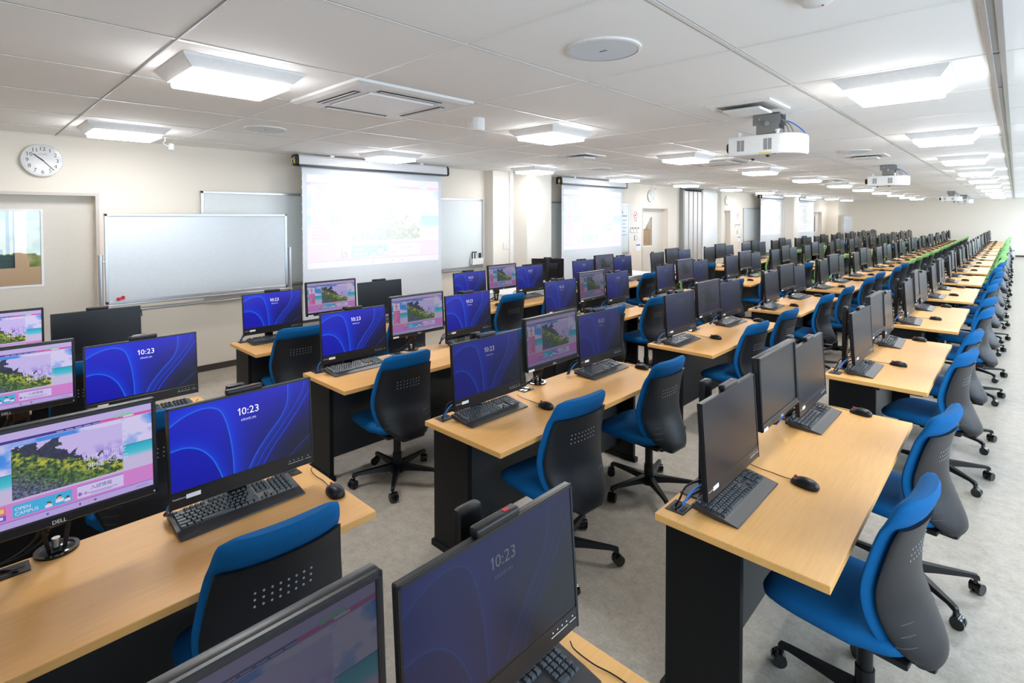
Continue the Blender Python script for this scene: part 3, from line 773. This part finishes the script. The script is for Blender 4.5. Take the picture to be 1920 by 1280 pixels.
# small whiteboard by far corner and wall outlets
t = empty('mobile_whiteboard', (-6.1, 30.85, 0)); tag(t, 'narrow whiteboard on stand in the far left corner', 'whiteboard')
link('writing_surface', MB().box(-.012, .012, -.9, .9, .85, 1.88).mesh('writing_surface', M['wboard']), t)
m = MB()
for bx in ((-.92, .92, .83, .86), (-.92, .92, 1.87, 1.90), (-.92, -.89, .83, 1.9), (.89, .92, .83, 1.9)): m.box(-.016, .016, *bx)
link('frame', m.mesh('frame', M['alu']), t)
for s in (-1, 1): link('leg', MB().cyl((0, s*.94, .76), .02, 1.52, n=14).box(-.25, .25, s*.94-.02, s*.94+.02, 0, .05).mesh('leg', M['alu'], 40), t)
for q, (x, w) in enumerate(((-.36, .07), (-.06, .09))):
    t = empty('wall_outlet', (x, YF, .20)); tag(t, ['left', 'right, larger'][q]+' white outlet box low on the far wall', 'outlet', 'far wall outlets')
    link('box', MB().box(-w, w, -.05, 0, 0, .16, .006).mesh('box', M['white']), t)
    link('socket', MB().box(-.03, .03, -.052, -.05, .05, .11).mesh('socket', M['grey']), t)
    if q: link('conduit', MB().box(-.05, .05, -.04, 0, -.2, 0).mesh('conduit', M['white']), t)

# ------------------------------------------------------------------ workstation prototypes (x toward the user, y along the desk)
DL, DD, DZ = 1.80, .60, .72
def desk_proto(full=True):
    t = empty('desk', (0, 0, 0))      # origin: front edge, near end, floor
    top = MB().box(-DD, 0, 0, DL, DZ-.028, DZ, .003)
    link('tabletop', top.mesh('tabletop', M['wood']), t)
    for yv in (.045, DL-.075):
        m = MB().box(-.575, -.29, yv, yv+.03, .03, DZ-.028)
        m.box(-.595, -.27, yv-.008, yv+.038, 0, .035, .004)
        link('side_panel', m.mesh('side_panel', M['panel']), t)
    link('modesty_panel', MB().box(-.44, -.425, .075, DL-.075, .10, DZ-.03).mesh('modesty_panel', M['modesty']), t)
    link('support_rail', MB().box(-.30, -.27, .06, DL-.06, DZ-.06, DZ-.028).box(-.24, -.04, .06, .085, DZ-.045, DZ-.028).box(-.24, -.04, DL-.085, DL-.06, DZ-.045, DZ-.028).mesh('support_rail', M['black']), t)
    if full:
        for y0, y1 in ((.055, .145), (.735, .835), (DL-.16, DL-.06)):
            p = link('cable_port', MB().box(-.585, -.51, y0, y1, DZ, DZ+.004, .0015, 1).mesh('cable_port', M['black']), t)
            link('socket', MB().box(-.57, -.545, y0+.012, y1-.012, DZ+.004, DZ+.0055).box(-.535, -.52, y0+.02, y1-.03, DZ+.004, DZ+.0055).mesh('socket', M['gloss']), p)
    return t
AZ = .295        # height of display centre above the desk
def aio_proto(full=True):
    t = empty('desktop_computer', (0, 0, 0)) # origin on desk under display centre, display facing +x
    tilt = R(-4)
    rot = Matrix.Translation((0, 0, AZ)) @ Matrix.Rotation(tilt, 4, 'Y')
    w, h = .540, .367
    zt = AH/2+.008; zb = zt-h
    m = MB().box(-.022, -.002, -w/2, w/2, zb, zt, .003, 1)
    m.box(-.001-.002, .0, -w/2, w/2, zb+.002, zb+.052, .0008, 1)
    m.box(-.0025, .0008, -w/2, -AW/2, zb, zt).box(-.0025, .0008, AW/2, w/2, zb, zt).box(-.0025, .0008, -w/2, w/2, AH/2, zt)
    m.box(-.05, -.02, -w*.33, w*.33, zb+.05, zt-.07, .012, 2)
    hs = m.mesh('housing', M['bezel'], 30); hs.transform(rot); link('housing', hs, t)
    sc = link('screen', lock_me, t, tuple(rot @ Vector((-.0012, 0, 0))), (0, tilt, 0)); sc['level'] = 1.0
    st = MB().box(-.131, -.099, -.036, .036, .006, .462, .012, 2).box(-.103, -.03, -.03, .03, .25, .35, .006, 1)
    link('stand_column', st.mesh('stand_column', M['black'], 40), t)
    link('base_plate', MB().box(-.172, -.062, -.115, .115, 0, .0062, .002, 1).mesh('base_plate', M['black'], 40), t)
    if full:
        wc = MB().box(-.024, .006, -.068, .068, zt, zt+.022, .008, 3); wm = wc.mesh('webcam', M['black'], 40); wm.transform(rot)
        wo = link('webcam', wm, t)
        rm = MB().box(-.014, -.004, .025, .042, zt+.0215, zt+.0235).mesh('shutter', M['red']); rm.transform(rot); link('shutter', rm, wo)
        s = MB().box(.0, .0012, -w/2+.053, -w/2+.101, zb+.029, zb+.044).mesh('asset_sticker', M['sticker']); s.transform(rot); link('asset_sticker', s, t)
        tm = text_mesh('brand_lettering', 'ThinkCentre', .0086, M['letter'], lambda a, b: (.0008, a-w/2+.008, b+zb+.034), 'LEFT'); tm.transform(rot); link('brand_lettering', tm, t)
        cm = MB()
        for k in range(4): cm.box(.0, .0008, w/2-.105+k*.018, w/2-.102+k*.018, zb+.036, zb+.039)
        cm.box(.0, .0008, w/2-.11, w/2-.045, zb+.027, zb+.0282).box(.0, .0008, w/2-.037, w/2-.012, zb+.027, zb+.0282).box(0, .0008, w/2-.026, w/2-.023, zb+.036, zb+.039)
        c2 = cm.mesh('control_marks', M['letter']); c2.transform(rot); link('control_marks', c2, t)
        cb = MB().tube(catmull([(-.03, -.18, .10), (-.07, -.23, .07), (-.10, -.26, .03), (-.12, -.25, .0115)]), .0045).tube(catmull([(-.04, -.15, .12), (-.09, -.22, .10), (-.11, -.24, .05), (-.13, -.235, .0115)]), .004)
        link('black_cable', cb.mesh('black_cable', M['black'], 60), t)
        link('blue_cable', MB().tube(catmull([(-.03, -.17, .12), (-.06, -.235, .095), (-.085, -.255, .05), (-.11, -.245, .0115)]), .0045).mesh('blue_cable', M['bluecable'], 60), t)
    return t
def dell_proto(full=True):
    t = empty('monitor', (0, 0, 0))
    w, h = .536, .334; zc = .351; tilt = R(-3)
    rot = Matrix.Translation((.0, 0, zc)) @ Matrix.Rotation(tilt, 4, 'Y')
    m = MB(); b = .016; zt = DH/2+.0155; zb = zt-h
    m.box(-.036, -.006, -w/2, w/2, zb, zt, .008, 2)
    for y0, y1, z0, z1 in ((-w/2, -DW/2, zb, zt), (DW/2, w/2, zb, zt), (-w/2, w/2, DH/2, zt), (-w/2, w/2, zb, -DH/2)): m.box(-.012, .004, y0, y1, z0, z1, .004, 1)
    m.box(-.075, -.04, -.16, .16, zb+.07, zt-.07, .015, 2)
    hs = m.mesh('housing', M['bezel'], 35); hs.transform(rot); link('housing', hs, t)
    s = link('screen', page_me, t, tuple(rot @ Vector((-.004, 0, 0))), (0, tilt, 0)); s['level'] = 1.0
    link('round_base', MB().cyl((-.19, .06, .004), .062, .008, n=40).cyl((-.19, .06, .012), .05, .008, n=40, r2=.03).mesh('round_base', M['gloss'], 40), t)
    a = MB().boxm(Matrix.Translation((-.185, .028, .06)) @ Matrix.Rotation(R(12), 4, 'X'), .02, .012, .10, .003).boxm(Matrix.Translation((-.185, .088, .06)) @ Matrix.Rotation(R(-8), 4, 'X'), .02, .012, .10, .003)
    a.cyl((-.185, .058, .115), .028, .075, 'y', 24).boxm(Matrix.Translation((-.135, .04, .20)) @ Matrix.Rotation(R(25), 4, 'Y'), .03, .05, .19, .006).box(-.11, -.06, -.05, .05, .28, .38, .006)
    ao = link('support_arm', a.mesh('support_arm', M['black'], 40), t)
    if full:
        link('pivot_screw', MB().cyl((-.19, .058, .03), .012, .03, n=12).mesh('pivot_screw', M['alu'], 40), ao)
        link('pivot_pin', MB().cyl((-.185, .058, .115), .012, .095, 'y', 14).mesh('pivot_pin', M['alu'], 40), ao)
        tm = text_mesh('brand_lettering', 'DELL', .016, M['letter'], lambda a_, b_: (.0046, a_, b_+zb+.006)); tm.transform(rot); link('brand_lettering', tm, t)
        s2 = MB().box(.004, .0052, -w/2+.012, -w/2+.065, zb+.002, zb+.015).mesh('asset_sticker', M['sticker']); s2.transform(rot); link('asset_sticker', s2, t)
        pl = MB().cyl((.0048, w/2-.012, zb+.012), .0025, .002, 'x', 10).mesh('power_light', M['letter']); pl.transform(rot); link('power_light', pl, t)
        link('cable', MB().tube(catmull([(-.09, .02, .20), (-.12, .03, .10), (-.16, -.02, .04), (-.19, -.10, .0115)]), .0045).tube(catmull([(-.09, .03, .20), (-.13, .0, .09), (-.18, -.05, .03), (-.20, -.12, .0115)]), .0045).mesh('cable', M['black'], 60), t)
    return t
KS = .0187
def key_rows(block):
    out = []   # (x toward user, y, wy, depth)
    xr = [-.060, -.036, -.0173, .0014, .0201, .0388]
    def row(r, y0, ws):
        y = y0
        for w in ws:
            if w > 0: out.append((xr[r], y+w*KS/2, w*KS))
            y += abs(w)*KS
    L = -.214
    if block == 'letter_keys':
        row(1, L, [1]*13+[2]); row(2, L, [1.5]+[1]*12+[1.5]); row(3, L, [1.75]+[1]*11+[2.25]); row(4, L, [2.25]+[1]*10+[2.75]); row(5, L, [1.25, 1.25, 1.25, 6.25, 1.25, 1.25, 1.25, 1.25])
    if block == 'function_keys': row(0, L, [1, -1, 1, 1, 1, 1, -.5, 1, 1, 1, 1, -.5, 1, 1, 1, 1]); row(0, L+15.3*KS, [1, 1, 1])
    if block == 'navigation_keys':
        row(1, L+15.3*KS, [1, 1, 1]); row(2, L+15.3*KS, [1, 1, 1]); row(4, L+15.3*KS, [-1, 1]); row(5, L+15.3*KS, [1, 1, 1])
    if block == 'number_keys':
        for r in (1, 2, 3, 4): row(r, L+18.6*KS, [1, 1, 1, 1])
        row(5, L+18.6*KS, [2, 1, 1]); row(0, L+18.6*KS, [1, 1, 1, 1])
    return out
def keyboard_proto(full=True):
    t = empty('keyboard', (0, 0, 0))
    W = .2265
    prof = [(-.078, .014), (-.078, .030), (-.07, .034), (.048, .0165), (.056, .0145), (.098, .0065), (.100, .002), (.03, .002)]
    rings = [[(a, yv, b) for a, b in prof] for yv in (-W, -W+.002, W-.002, W)]
    link('body', MB().loft(rings).mesh('body', M['palm']), t)
    m = MB().cyl((-.06, -.20, .0065), .007, .013, n=10).cyl((-.06, .20, .0065), .007, .013, n=10).box(.06, .08, -.2, -.18, 0, .003).box(.06, .08, .18, .2, 0, .003)
    link('feet', m.mesh('feet', M['black']), t)
    for nm in ('letter_keys', 'function_keys', 'navigation_keys', 'number_keys') if full else ():
        m = MB()
        for x, yv, w in key_rows(nm):
            zb = .034-(x+.07)/.118*.0175-.0015; d = KS*.5-.0009; hw = w/2-.0009
            hT = .0095
            rings = [[(x+sx*d*k+ox, yv+sy*(hw-(1-k)*d), zb+z) for sx, sy in ((1, 1), (-1, 1), (-1, -1), (1, -1))] for k, z, ox in ((1, 0, 0), (.94, .003, 0), (.70, hT, -.001))]
            m.loft(rings, False, True)
        link(nm, m.mesh(nm, M['key']), t)
    if not full:
        m = MB()
        for r in (-.060, -.036, -.0173, .0014, .0201, .0388):
            zb = .034-(r+.07)/.118*.0175
            for k in range(21):
                yv = -.205+k*.0205
                m.box(r-.0075, r+.0075, yv-.008, yv+.008, zb-.002, zb+.007)
        link('keys', m.mesh('keys', M['key']), t)
    return t
def mouse_proto(full=True):
    t = empty('mouse', (0, 0, 0))      # nose towards -x
    rings = []
    for s, k in ((0, 1.0), (.25, 1.02), (.6, .93), (.85, .68), (1, .25)):
        ring = []
        for j in range(24):
            a = 2*math.pi*j/24; cx = math.cos(a); sn = math.sin(a)
            L = .056; Wd = .031*(1+.10*cx)
            hx = (.034+.004*cx)
            px = L*math.copysign(abs(cx)**.8, cx)*k; py = Wd*math.copysign(abs(sn)**.8, sn)*k
            ring.append((px+.004*s, py, .001+s*(.036-.10*max(0, -px-.01)**1.05*1.6)))
        rings.append(ring)
    link('shell', MB().loft(rings).mesh('shell', M['black'], 70), t)
    link('scroll_wheel', MB().cyl((-.036, 0, .0285), .007, .006, 'y', 16).mesh('scroll_wheel', M['red'], 40), t)
    link('cable', MB().tube(catmull([(-.055, 0, .008), (-.09, .004, .0035), (-.14, .004, .003), (-.19, -.006, .006), (-.25, -.004, .0085), (-.275, .01, .009)]), .0018, 6).mesh('cable', M['black'], 60), t)
    return t

# chair
CP = [(.385, .160, .130), (.42, .152, .178), (.47, .138, .206), (.54, .119, .224), (.62, .108, .231), (.70, .110, .222), (.78, .122, .211), (.86, .148, .198), (.905, .163, .188), (.925, .170, .176), (.935, .174, .150)]
def prof_at(z):
    for (z0, x0, w0), (z1, x1, w1) in zip(CP[:-1], CP[1:]):
        if z <= z1:
            t = (z-z0)/(z1-z0); return x0+(x1-x0)*t, w0+(w1-w0)*t
    return CP[-1][1:]
def smooth_prof(zs):
    P = catmull([(a, b, c) for a, b, c in CP], 6); P = np.array(P)
    return [(z, np.interp(z, P[:, 0], P[:, 1]), np.interp(z, P[:, 0], P[:, 2])) for z in zs]
def pad_loft(mb, zs, off, th, dw, cc, n=16, edge=4):
    rings = []
    for i, (z, x, w) in enumerate(smooth_prof(zs)):
        w = max(.02, w+dw); h = th(z)/2; c = cc(z); o = off(z)
        ts = [math.sin(math.pi/2*(-1+2*k/n)) for k in range(n+1)]
        fr = [(x+o-c*t*t*(w/.23)**2-h*(1-abs(t)**edge)**.5-.001, w*t, z) for t in ts]
        bk = [(x+o-c*t*t*(w/.23)**2+h*(1-abs(t)**edge)**.5+.001, w*t, z) for t in reversed(ts)]
        rings.append(fr+bk)
    return mb.loft(rings)
def chair_proto(fabric, full=True):
    t = empty('swivel_chair', (0, 0, 0))    # facing -x, origin on floor under the column
    # seat
    rings = []; NS = 40
    for z, k in ((.392, .80), (.398, .92), (.415, .985), (.435, 1.0), (.452, .97), (.462, .88), (.465, .6), (.463, .2)):
        ring = []
        for j in range(NS):
            a = 2*math.pi*j/NS; cx, sn = math.cos(a), math.sin(a); e = .55
            px = -.070+.255*math.copysign(abs(cx)**e, cx)*k; py = .240*math.copysign(abs(sn)**e, sn)*k*(1-.06*(cx > .2))
            dz = -.022*max(0, (-px-.17)/.13)**2 if px < -.17 else 0
            ring.append((px, py, z+dz-.006*(1-(py/.24)**2)*(z > .45)))
        rings.append(ring)
    link('seat', MB().loft(rings).mesh('seat', fabric, 60), t)
    link('seat_pan', MB().box(-.20, .17, -.17, .17, .372, .396, .01).box(-.10, .14, -.06, .06, .325, .375, .012).cyl((-.12, .13, .352), .022, .05, n=14).box(.10, .23, -.09, .09, .35, .40, .02).mesh('seat_pan', M['black'], 40), t)
    cc = lambda z: .045+.03*max(0, min(1, (.75-z)/.3))
    zs = [.385+.55*k/34 for k in range(35)]
    th = lambda z: .050*min(1, max(.08, ((.937-z)/.03)))**.5*min(1, max(.3, (z-.36)/.08))
    ext = lambda z: .018*max(0, min(1, (z-.82)/.04))
    link('backrest', pad_loft(MB(), zs, lambda z: ext(z)*.5, lambda z: th(z)+ext(z), 0, cc).mesh('backrest', fabric, 60), t)
    zs2 = [.375+.465*k/26 for k in range(27)]
    off = lambda z: .036+.014*max(0, min(1, (.56-z)/.16))
    sh = link('back_shell', pad_loft(MB(), zs2, off, lambda z: .024+.034*max(0, min(1, (.58-z)/.18)), -.010, cc, edge=6).mesh('back_shell', M['shell'], 60), t)
    def back_pt(z, yv, extra):
        (_, x, w), = smooth_prof([z]); tt = yv/(w-.010)
        h = (.024+.034*max(0, min(1, (.58-z)/.18)))/2
        return x+off(z)-cc(z)*tt*tt*((w-.01)/.23)**2+h*max(0, 1-abs(tt)**6)**.5+extra
    m = MB()
    if full:
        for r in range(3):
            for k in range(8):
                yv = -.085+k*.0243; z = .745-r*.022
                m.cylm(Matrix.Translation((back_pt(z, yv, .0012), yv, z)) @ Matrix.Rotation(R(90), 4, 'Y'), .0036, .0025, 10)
        link('vent_holes', m.mesh('vent_holes', M['hole_glint'], 40), sh)  # pale discs paint the glint caught by the vent openings
        m = MB()
        for s in (-1, 1):
            for r in range(3):
                z = .515-r*.032
                pts = [(back_pt(z, s*(.11+.012*r+q*.014), .0012), s*(.11+.012*r+q*.014), z) for q in range(5)]
                m.tube(pts, .0016, 5)
        link('grip_ridges', m.mesh('grip_ridges', M['ridge'], 40), sh)
    cl = MB().cyl((0, 0, .24), .026, .20, n=20).cyl((0, 0, .14), .032, .10, n=20).cyl((0, 0, .085), .05, .05, n=24, r2=.036)
    link('gas_column', cl.mesh('gas_column', M['black'], 40), t)
    def leg_m(m, a):
        Rz = Matrix.Rotation(a, 4, 'Z')
        sec = lambda r, w, z0, z1: [Rz @ Vector((r, -w, z0)), Rz @ Vector((r, w, z0)), Rz @ Vector((r, w*.7, z1)), Rz @ Vector((r, -w*.7, z1))]
        m.loft([sec(.03, .026, .072, .118), sec(.13, .021, .080, .110), sec(.27, .015, .083, .100), sec(.305, .013, .072, .096), sec(.312, .010, .070, .088)])
        return m
    def cas_m(m, a):
        Rz = Matrix.Rotation(a, 4, 'Z') @ Matrix.Translation((.298, 0, 0))
        q = Rz @ Matrix.Rotation(R(35), 4, 'Z')
        for s in (-.014, .014): m.cylm(q @ Matrix.Translation((.012, s, .0275)) @ Matrix.Rotation(R(90), 4, 'X'), .0275, .019, 20)
        m.cylm(Rz @ Matrix.Translation((0, 0, .062)), .008, .03, 10)
        m.cylm(q @ Matrix.Translation((.008, 0, .036)) @ Matrix.Rotation(R(90), 4, 'X'), .022, .05, 16)
        return m
    if full:
        for k in range(5):
            a = R(36+72*k)
            lg = link('leg', leg_m(MB(), a).mesh('leg', M['black']), t)
            link('caster', cas_m(MB(), a).mesh('caster', M['gloss'], 40), lg)
    else:
        m = MB()
        for k in range(5): leg_m(m, R(36+72*k)); cas_m(m, R(36+72*k))
        link('star_base', m.mesh('star_base', M['black'], 40), t)
    return t
PROTO = {}
def spawn(kind):
    if kind not in PROTO:
        f = kind[1]
        PROTO[kind] = {'desk': lambda: desk_proto(f), 'aio': lambda: aio_proto(f), 'dell': lambda: dell_proto(f), 'kb': lambda: keyboard_proto(f), 'mouse': lambda: mouse_proto(f),
                       'chair': lambda: chair_proto(M['blue'], f), 'gchair': lambda: chair_proto(M['green'], f)}[kind[0]]()
        return PROTO[kind]
    return copy_tree(PROTO[kind])
def child(o, nm):
    for c in o.children:
        if c.name.split('.')[0] == nm: return c

ROWS = [dict(n='rightmost row', xf=-.40, ys=[-.635, 1.855, 4.345, 6.83, 9.30, 11.7, 14.1, 16.45, 18.8, 21.1, 23.4, 25.7, 28.0, 30.3], sh=[0, 0, 0, 0], near=4),
        dict(n='second row from right', xf=-1.798, ys=[-.679, 1.811, 4.30, 6.78, 9.25, 11.65, 14.0, 16.35, 18.7, 21.0, 23.3, 25.6, 27.9, 30.2], sh=[0, 0, -.04, -.04], near=4),
        dict(n='third row from right', xf=-3.188, ys=[-.73, 1.754, 4.25, 6.66, 9.12, 11.45, 13.8, 16.1, 18.45, 20.8, 23.0, 25.25, 27.5, 29.76], sh=[0, 0, 0, 0], near=4),
        dict(n='leftmost row', xf=-4.58, ys=[-.73, 1.72, 4.17, 6.6, 9.05, 11.43, 13.7, 15.95, 18.2, 20.45, 22.8, 25.1, 27.4, 29.6], sh=[0, 0, 0, 0], near=3)]
# lock-screen / page brightness per (row, desk): near computer, monitor, far computer (0 = dark); levels paint in the dimming at oblique viewing angles
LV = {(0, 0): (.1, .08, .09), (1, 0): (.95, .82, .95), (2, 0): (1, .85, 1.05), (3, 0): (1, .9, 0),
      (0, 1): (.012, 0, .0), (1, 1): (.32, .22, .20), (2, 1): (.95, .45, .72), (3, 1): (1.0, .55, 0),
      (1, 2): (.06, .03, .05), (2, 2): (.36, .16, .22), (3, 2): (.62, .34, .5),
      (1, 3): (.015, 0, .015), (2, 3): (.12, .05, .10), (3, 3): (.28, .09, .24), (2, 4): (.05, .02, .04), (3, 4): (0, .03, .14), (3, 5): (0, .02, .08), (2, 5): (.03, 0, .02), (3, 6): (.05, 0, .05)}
CH_Y = {(1, 0): (.45, 1.375), (1, 1): (.46, 1.42), (2, 1): (.40, 1.42), (3, 1): (.33, 1.45), (0, 1): (.46, 1.47), (0, 2): (.54, 1.40), (1, 2): (.60, 1.50), (2, 2): (.5, 1.42), (3, 2): (.52, 1.4)}
for ri, rw in enumerate(ROWS):
    xf = rw['xf']
    for k, y0 in enumerate(rw['ys']):
        rnd = random.Random(ri*100+k)
        full = k <= rw['near']; rn = rw['n']; od = ORD[k]
        o = spawn(('desk', full)); o.location = (xf, y0, 0)
        tag(o, 'maple-topped desk with black panels, %s desk in %s' % (od, rn), 'desk', 'computer desks in four rows')
        sh = rw['sh'][k] if k < 4 else -.02
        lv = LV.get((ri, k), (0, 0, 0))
        jit = 0 if k < 2 else 1
        for side, (yc, lvl) in enumerate(((.32, lv[0]), (1.47, lv[2]))):
            o = spawn(('aio', full)); o.location = (xf-(.425 if ri == 0 else .412)+jit*rnd.uniform(-.006, .006), y0+yc+sh+jit*rnd.uniform(-.015, .015), DZ); o.rotation_euler = (0, 0, jit*R(rnd.uniform(-2.5, 2.5)))
            s = child(o, 'screen')
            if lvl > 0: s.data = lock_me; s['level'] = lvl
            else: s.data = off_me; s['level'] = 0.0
            st = 'blue lock screen' if lvl > .15 else ('dim lock screen' if lvl > .025 else 'dark screen')
            tag(o, 'black desktop computer, %s, %s end of %s desk, %s' % (st, ('near', 'far')[side], od, rn), 'computer', 'black desktop computers on the desks')
        o = spawn(('dell', full)); o.location = (xf-(.42 if ri == 0 else .398)+jit*rnd.uniform(-.006, .01), y0+.895+sh, DZ); o.rotation_euler = (0, 0, jit*R(rnd.uniform(-2.5, 2.5)))
        s = child(o, 'screen')
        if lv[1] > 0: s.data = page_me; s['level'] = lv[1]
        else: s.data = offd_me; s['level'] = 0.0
        if (ri, k) == (1, 0):
            for c in o.children:
                if c.name.split('.')[0] in ('round_base', 'support_arm', 'cable'): c.location.y -= .048
        st = 'web page' if lv[1] > .15 else ('dim page' if lv[1] > .025 else 'dark screen')
        tag(o, 'black middle monitor on round base, %s, %s desk, %s' % (st, od, rn), 'monitor', 'middle monitors on the desks')
        for side, (yk, ym) in enumerate(((.335, .625), (1.488, 1.752))):
            sn = ('near', 'far')[side]
            o = spawn(('kb', full)); o.location = (xf-.422+jit*rnd.uniform(-.003, .012), y0+(1.44 if (ri, k, side) == (1, 0, 1) else yk)+sh+jit*rnd.uniform(-.012, .008)+0, DZ); o.rotation_euler = (0, 0, jit*R(rnd.uniform(-3, 3)))
            tag(o, 'black keyboard at %s seat of %s desk, %s' % (sn, od, rn), 'keyboard', 'black keyboards on the desks')
            o = spawn(('mouse', True)); o.location = (xf-.237+jit*rnd.uniform(-.006, .015)+(.06 if (ri, k) == (0, 0) else 0), y0+min(ym+sh+jit*rnd.uniform(-.004, .03), 1.76), DZ); o.rotation_euler = (0, 0, R(rnd.uniform(-9, 2)))
            tag(o, 'black mouse with red wheel, %s seat of %s desk, %s' % (sn, od, rn), 'mouse', 'black mice on the desks')
        ch = CH_Y.get((ri, k), (.46, 1.42))
        for side in (0, 1):
            gr = k >= ([7, 6, 5, 4][ri]) and not (ri >= 2 and (k+side) % 5 == 0)
            if ri == 0 and k == 6: gr = side == 1
            o = spawn(('gchair' if gr else 'chair', full and k <= 3 or (ri < 2 and full)))
            jj = 0 if (ri, k) in CH_Y else 1
            o.location = (xf+.012+(.004 if ri == 0 else 0)+jj*rnd.uniform(0, .05), y0+ch[side]+jj*rnd.uniform(-.06, .06), 0)
            o.rotation_euler = (0, 0, R((-9 if ri == 0 else -5.5)+rnd.uniform(-3, 3)))
            tag(o, '%s swivel chair with dark back at %s seat of %s desk, %s' % ('green' if gr else 'blue', ('near', 'far')[side], od, rn), 'chair', '%s swivel chairs along the desks' % ('green' if gr else 'blue'))

# teacher tables in front of the screen wall
def teacher(y0, y1, lab, x0=-6.15, x1=-5.6):
    t = empty('teacher_table', ((x0+x1)/2, (y0+y1)/2, 0)); tag(t, lab, 'table', 'white tables by the screens')
    w, h = (x1-x0)/2, (y1-y0)/2
    link('tabletop', MB().box(-w, w, -h, h, .69, .715, .003).mesh('tabletop', M['white']), t)
    link('front_panel', MB().box(w-.06, w-.045, -h+.05, h-.05, .1, .69).mesh('front_panel', M['white']), t)
    for s in (-1, 1): link('side_panel', MB().box(-w+.03, w-.03, s*(h-.03)-.012, s*(h-.03)+.012, 0, .69).mesh('side_panel', M['lampbody']), t)
teacher(5.6, 7.2, 'white table by the wall, behind leftmost row', -5.95, -5.4)
teacher(8.4, 10.0, 'white table with papers in front of second screen', -5.95, -5.35)
o = spawn(('aio', True)); o.location = (-5.68, 6.85, .7153); o.rotation_euler = (0, 0, R(128))
child(o, 'screen').data = off_me; child(o, 'screen')['level'] = 0.0
tag(o, 'black computer turned away, on white table near the pillar', 'computer', 'black desktop computers on the desks')
for q, (x, yv, rz, nm) in enumerate(((-5.55, 8.75, .2, 'nearer'), (-5.6, 9.2, -.3, 'farther'))):
    tag(link('paper_sheet', MB().box(-.105, .105, -.148, .148, 0, .002).mesh('paper_sheet', M['paper']), None, (x, yv, .7153), (0, 0, rz)), '%s white paper sheet on table by second screen' % nm, 'paper', 'papers on the white table')
tag(link('pen', MB().cyl((0, 0, .005), .005, .14, 'y', 10).mesh('pen', M['ink'], 40), None, (-5.48, 8.975, .7155), (0, 0, .7)), 'black pen lying on white table by second screen', 'pen')

# ------------------------------------------------------------------ light
def area(name, loc, rot, sx, sy, power, col):
    l = bpy.data.lights.new(name, 'AREA'); l.shape = 'RECTANGLE'; l.size = sx; l.size_y = sy; l.energy = power; l.color = col
    o = bpy.data.objects.new(name, l); COL.objects.link(o); o.location = loc; o.rotation_euler = rot; return o
for i, a in enumerate(wy[:-1]):
    area('daylight', (XR+.02, a+1.92, 1.55), (0, R(64), 0), 1.3, 3.05, 98 if i < 8 else 130, (.64, .82, 1))
area('corridor_fill', (-8.2, 1.0, 2.6), (0, 0, 0), .4, 3, 60, (1, .95, .88)); area('corridor_fill', (-8.2, 15.0, 2.6), (0, 0, 0), .4, 5, 90, (1, .95, .88))  # unseen fill lamps added to brighten the corridor
w = bpy.data.worlds.new('world'); SC.world = w; w.use_nodes = True
nt = w.node_tree; bg = nt.nodes['Background']
sky = nt.nodes.new('ShaderNodeTexSky'); sky.sky_type = 'HOSEK_WILKIE'; sky.turbidity = 4
try: sky.sun_direction = (.3, .3, .9)
except Exception: pass
nt.links.new(sky.outputs[0], bg.inputs['Color']); bg.inputs['Strength'].default_value = .8
SC.view_settings.view_transform = 'Standard'; SC.view_settings.look = 'None'; SC.view_settings.exposure = .12; SC.view_settings.gamma = 1.06
SC.cycles.max_bounces = 12; SC.cycles.diffuse_bounces = 9; SC.cycles.glossy_bounces = 3; SC.cycles.transmission_bounces = 4; SC.cycles.transparent_max_bounces = 8
SC.cycles.caustics_reflective = False; SC.cycles.caustics_refractive = False; SC.cycles.sample_clamp_indirect = 6
SC.cycles.use_denoising = True
